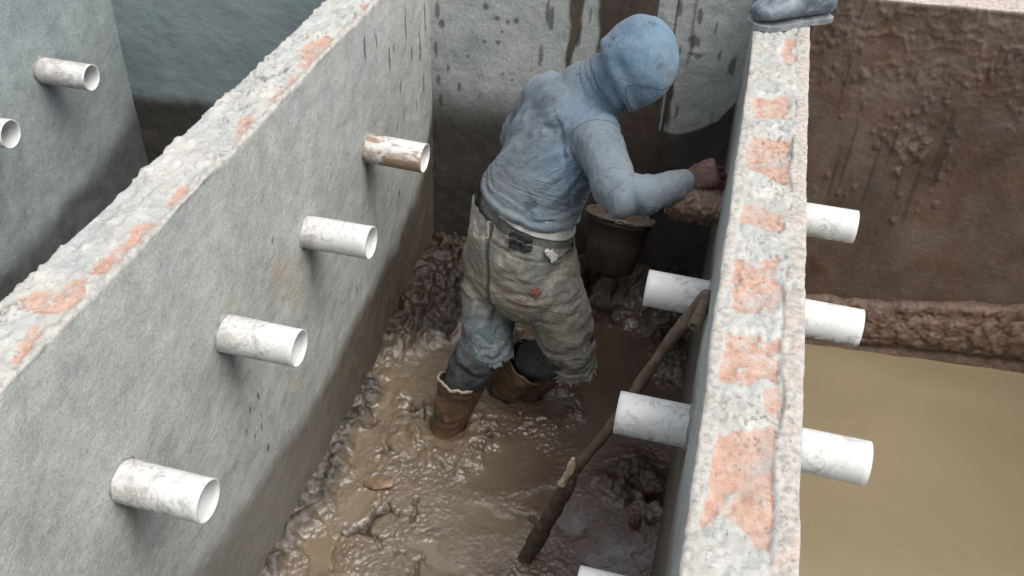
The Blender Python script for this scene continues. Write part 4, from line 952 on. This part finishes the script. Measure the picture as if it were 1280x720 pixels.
    patch('pocket_lining', [(679, 308), (688, 309), (697, 318), (694, 325), (686, 327), (681, 318)], .009, M_WHITE)
    patch('red_patch', [(662, 364), (667, 358), (676, 359), (677, 366), (672, 373), (665, 371)], .004, M_REDP)
    patch('belt_loop', [(609, 276), (613, 275), (612, 298), (608, 299)], .006, M_JEANT)
    # frayed threads along the torn hems
    Ft = []
    r4 = random.Random(8)
    bord = [i for i in range(len(V2)) if False]
    e, cnt = np.unique(np.sort(np.concatenate([np.stack([F2[:, i], F2[:, (i+1) % 4]], -1) for i in range(4)]), axis=1), axis=0, return_counts=True)
    rim = np.unique(e[cnt == 1]); rim = rim[V2[rim, 2] < -.9]; r4_ = np.random.default_rng(5); r4_.shuffle(rim)
    for k, i in enumerate(rim[:64]):
        p = V2[i]; L = r4.uniform(.006, .026) if k else .05; q = [p+UP*.004]
        if abs(proj_u(p)-709) < 6 and k < 14: L = r4.uniform(.03, .085)
        dr_ = A3(r4.uniform(-.4, .4), r4.uniform(-.4, .4), -1)
        for s_ in range(1, 5): q.append(q[-1]+unit(dr_+A3(r4.uniform(-.35, .35), r4.uniform(-.35, .35), 0))*L/4)
        Ft.append(tube(q, [.0016, .0015, .0014, .0012, .0008], 5, round_ends=False))
    for V, F in Ft: child('frayed_thread', V, F, M_THREAD, par=jo)
    # ---- dark trousers under the jeans
    def cloth(name, pts, rad, mat, seed, amp=.009, vox=.006, fr=26):
        V, F = fuse([tube(pts, rad, 26)], vox); V = smooth_np(V, F, 3); N = normals_np(V, F); w = .04*fbm(V*7, 3, seed)
        q = fbm(st((V[:, 2]+.3*V[:, 0]+w)*fr, V[:, 0]*6, V[:, 1]*6), 2, seed+1); q2 = fbm(st((V[:, 2]-.5*V[:, 0]+w)*fr*1.3, V[:, 0]*6, V[:, 1]*6), 2, seed+5)
        V = V+N*(+amp*.7*q-amp*.4*(ridge(q2, 2.8)-.2)+.001*fbm(V*50, 3, 3))[:, None]; return child(name, V, F, mat)
    lt = Y_(573, 476, 2.245); rt = Y_(664, 452, 2.42)
    cloth('trouser_leg', [lknee+UP*.06, lknee, Y_(597, 448, 2.29), Y_(583, 466, 2.26), lt+unit(lank-lt)*.05], [.070, .082, .084, .074, .048], M_DARK, 31)
    cloth('trouser_leg', [rknee+UP*.06, rknee, Y_(690, 448, 2.40), rt, rt+unit(rank-rt)*.06], [.07, .082, .078, .070, .055], M_DARK, 41)
    # ---- boots, sunk in the mud
    def wboot(pts, rad, ank, top, ax, rr, seed, rimmat):
        foot = tube([ank-FW*.02, ank+FW*.07-UP*.02, ank+FW*.17-UP*.035], [.055, .058, .045], 22)
        V, F = fuse([tube(pts, rad, 30), foot], .0065); V = smooth_np(V, F, 4); N = normals_np(V, F); h = (V-top)@ax; w = .05*fbm(V*6, 3, seed)
        q = fbm(st((h+w)*26, V[:, 0]*5, V[:, 1]*5), 2, seed+1)
        V = V+N*(.007*(ridge(q, 1.9)-.4)+.004*fbm(V*16, 4, seed+3)+.0015*fbm(V*50, 3, seed+4))[:, None]
        V, F, _ = cut(V, F, h < .0+.004*fbm(V*20, 2, seed)); o = child('rubber_boot', V, F, M_MBOOT)
        u_ = unit(np.cross(ax, A3(.2, 1, .1))); v_ = np.cross(ax, u_); t = np.arange(48)/48*2*np.pi; VV = []
        for k in range(8):
            a = 2*np.pi*k/8; r_ = rr+.004*math.cos(a)+.004*fbm(st(np.cos(t)*2, np.sin(t)*2, 0*t), 2, seed); z_ = -.004+.006*math.sin(a)+.008*fbm(st(np.cos(t)*3, np.sin(t)*3, 0*t+3), 3, seed)
            VV.append(top[None]+ax[None]*z_[:, None]+u_[None]*(r_*np.cos(t))[:, None]+v_[None]*(r_*np.sin(t))[:, None])
        child('boot_rim', np.concatenate(VV), np.concatenate([grid_faces(8, 48, True), np.array([[7*48+j, 7*48+(j+1) % 48, (j+1) % 48, j] for j in range(48)])]), rimmat, par=o)
    axl = unit(lt-Y_(560, 520, 2.205)); wboot([lt+axl*.03, lt, Y_(566, 500, 2.225), Y_(558, 522, 2.207), lank], [.070, .069, .062, .054, .052], lank, lt, axl, .068, 51, M_BRIM)
    axr = unit(Y_(668, 448, 2.42)-Y_(633, 482, 2.435)); wboot([rt+axr*.03, rt, Y_(648, 468, 2.43), Y_(634, 482, 2.437), rank], [.090, .088, .080, .076, .066], rank, rt, axr, .088, 61, M_MBOOT)
    # boots read as children of the trousers' wearer
def proj_u(P):
    c = ROT @ (np.asarray(P)-A3(0, 0, CAMH)); return 640+FPX*c[0]/c[2]
M_JEANT = simple('denim_plain', (.20, .20, .17, 1), (.29, .29, .25, 1), 40, .9)
M_THREAD = simple('denim_thread', (.33, .33, .29, 1), (.42, .42, .38, 1), 60, .95)
person()

# ------------------------------------------------------------------ light, sky, camera
def light():
    w = bpy.data.worlds.new('World'); SC.world = w; w.use_nodes = True; nt = w.node_tree; bg = nt.nodes['Background']
    sky = nt.nodes.new('ShaderNodeTexSky'); sky.sky_type = 'NISHITA'; sky.sun_disc = False
    el, az = R(62), R(112)      # azimuth clockwise from +y
    sky.sun_elevation = el; sky.sun_rotation = az; sky.dust_density = 4; sky.air_density = 1.0; sky.altitude = 100
    hs = nt.nodes.new('ShaderNodeHueSaturation'); hs.inputs['Saturation'].default_value = .35
    nt.links.new(sky.outputs[0], hs.inputs['Color']); nt.links.new(hs.outputs[0], bg.inputs[0]); bg.inputs[1].default_value = .148
    l = bpy.data.lights.new('sun', 'SUN'); l.energy = 1.1; l.angle = R(45); l.color = (1, .985, .96)
    o = bpy.data.objects.new('sun', l); COL.objects.link(o)
    dvec = Vector((math.sin(az)*math.cos(el), math.cos(az)*math.cos(el), math.sin(el)))
    o.rotation_euler = dvec.to_track_quat('Z', 'Y').to_euler(); o.location = dvec*8
light()
cd = bpy.data.cameras.new('camera'); cam = bpy.data.objects.new('camera', cd); COL.objects.link(cam)
cd.sensor_width = 36; cd.lens = 36*FPX/1280; cd.clip_start = .02; cd.clip_end = 400
M = np.eye(4); M[:3, 0] = ROT[0]; M[:3, 1] = -ROT[1]; M[:3, 2] = -ROT[2]; M[:3, 3] = (0, 0, CAMH)
cam.matrix_world = Matrix(M.tolist()); SC.camera = cam
vs = SC.view_settings; vs.view_transform = 'Standard'; vs.look = 'None'; vs.exposure = 1.0; vs.gamma = 1; vs.use_curve_mapping = False
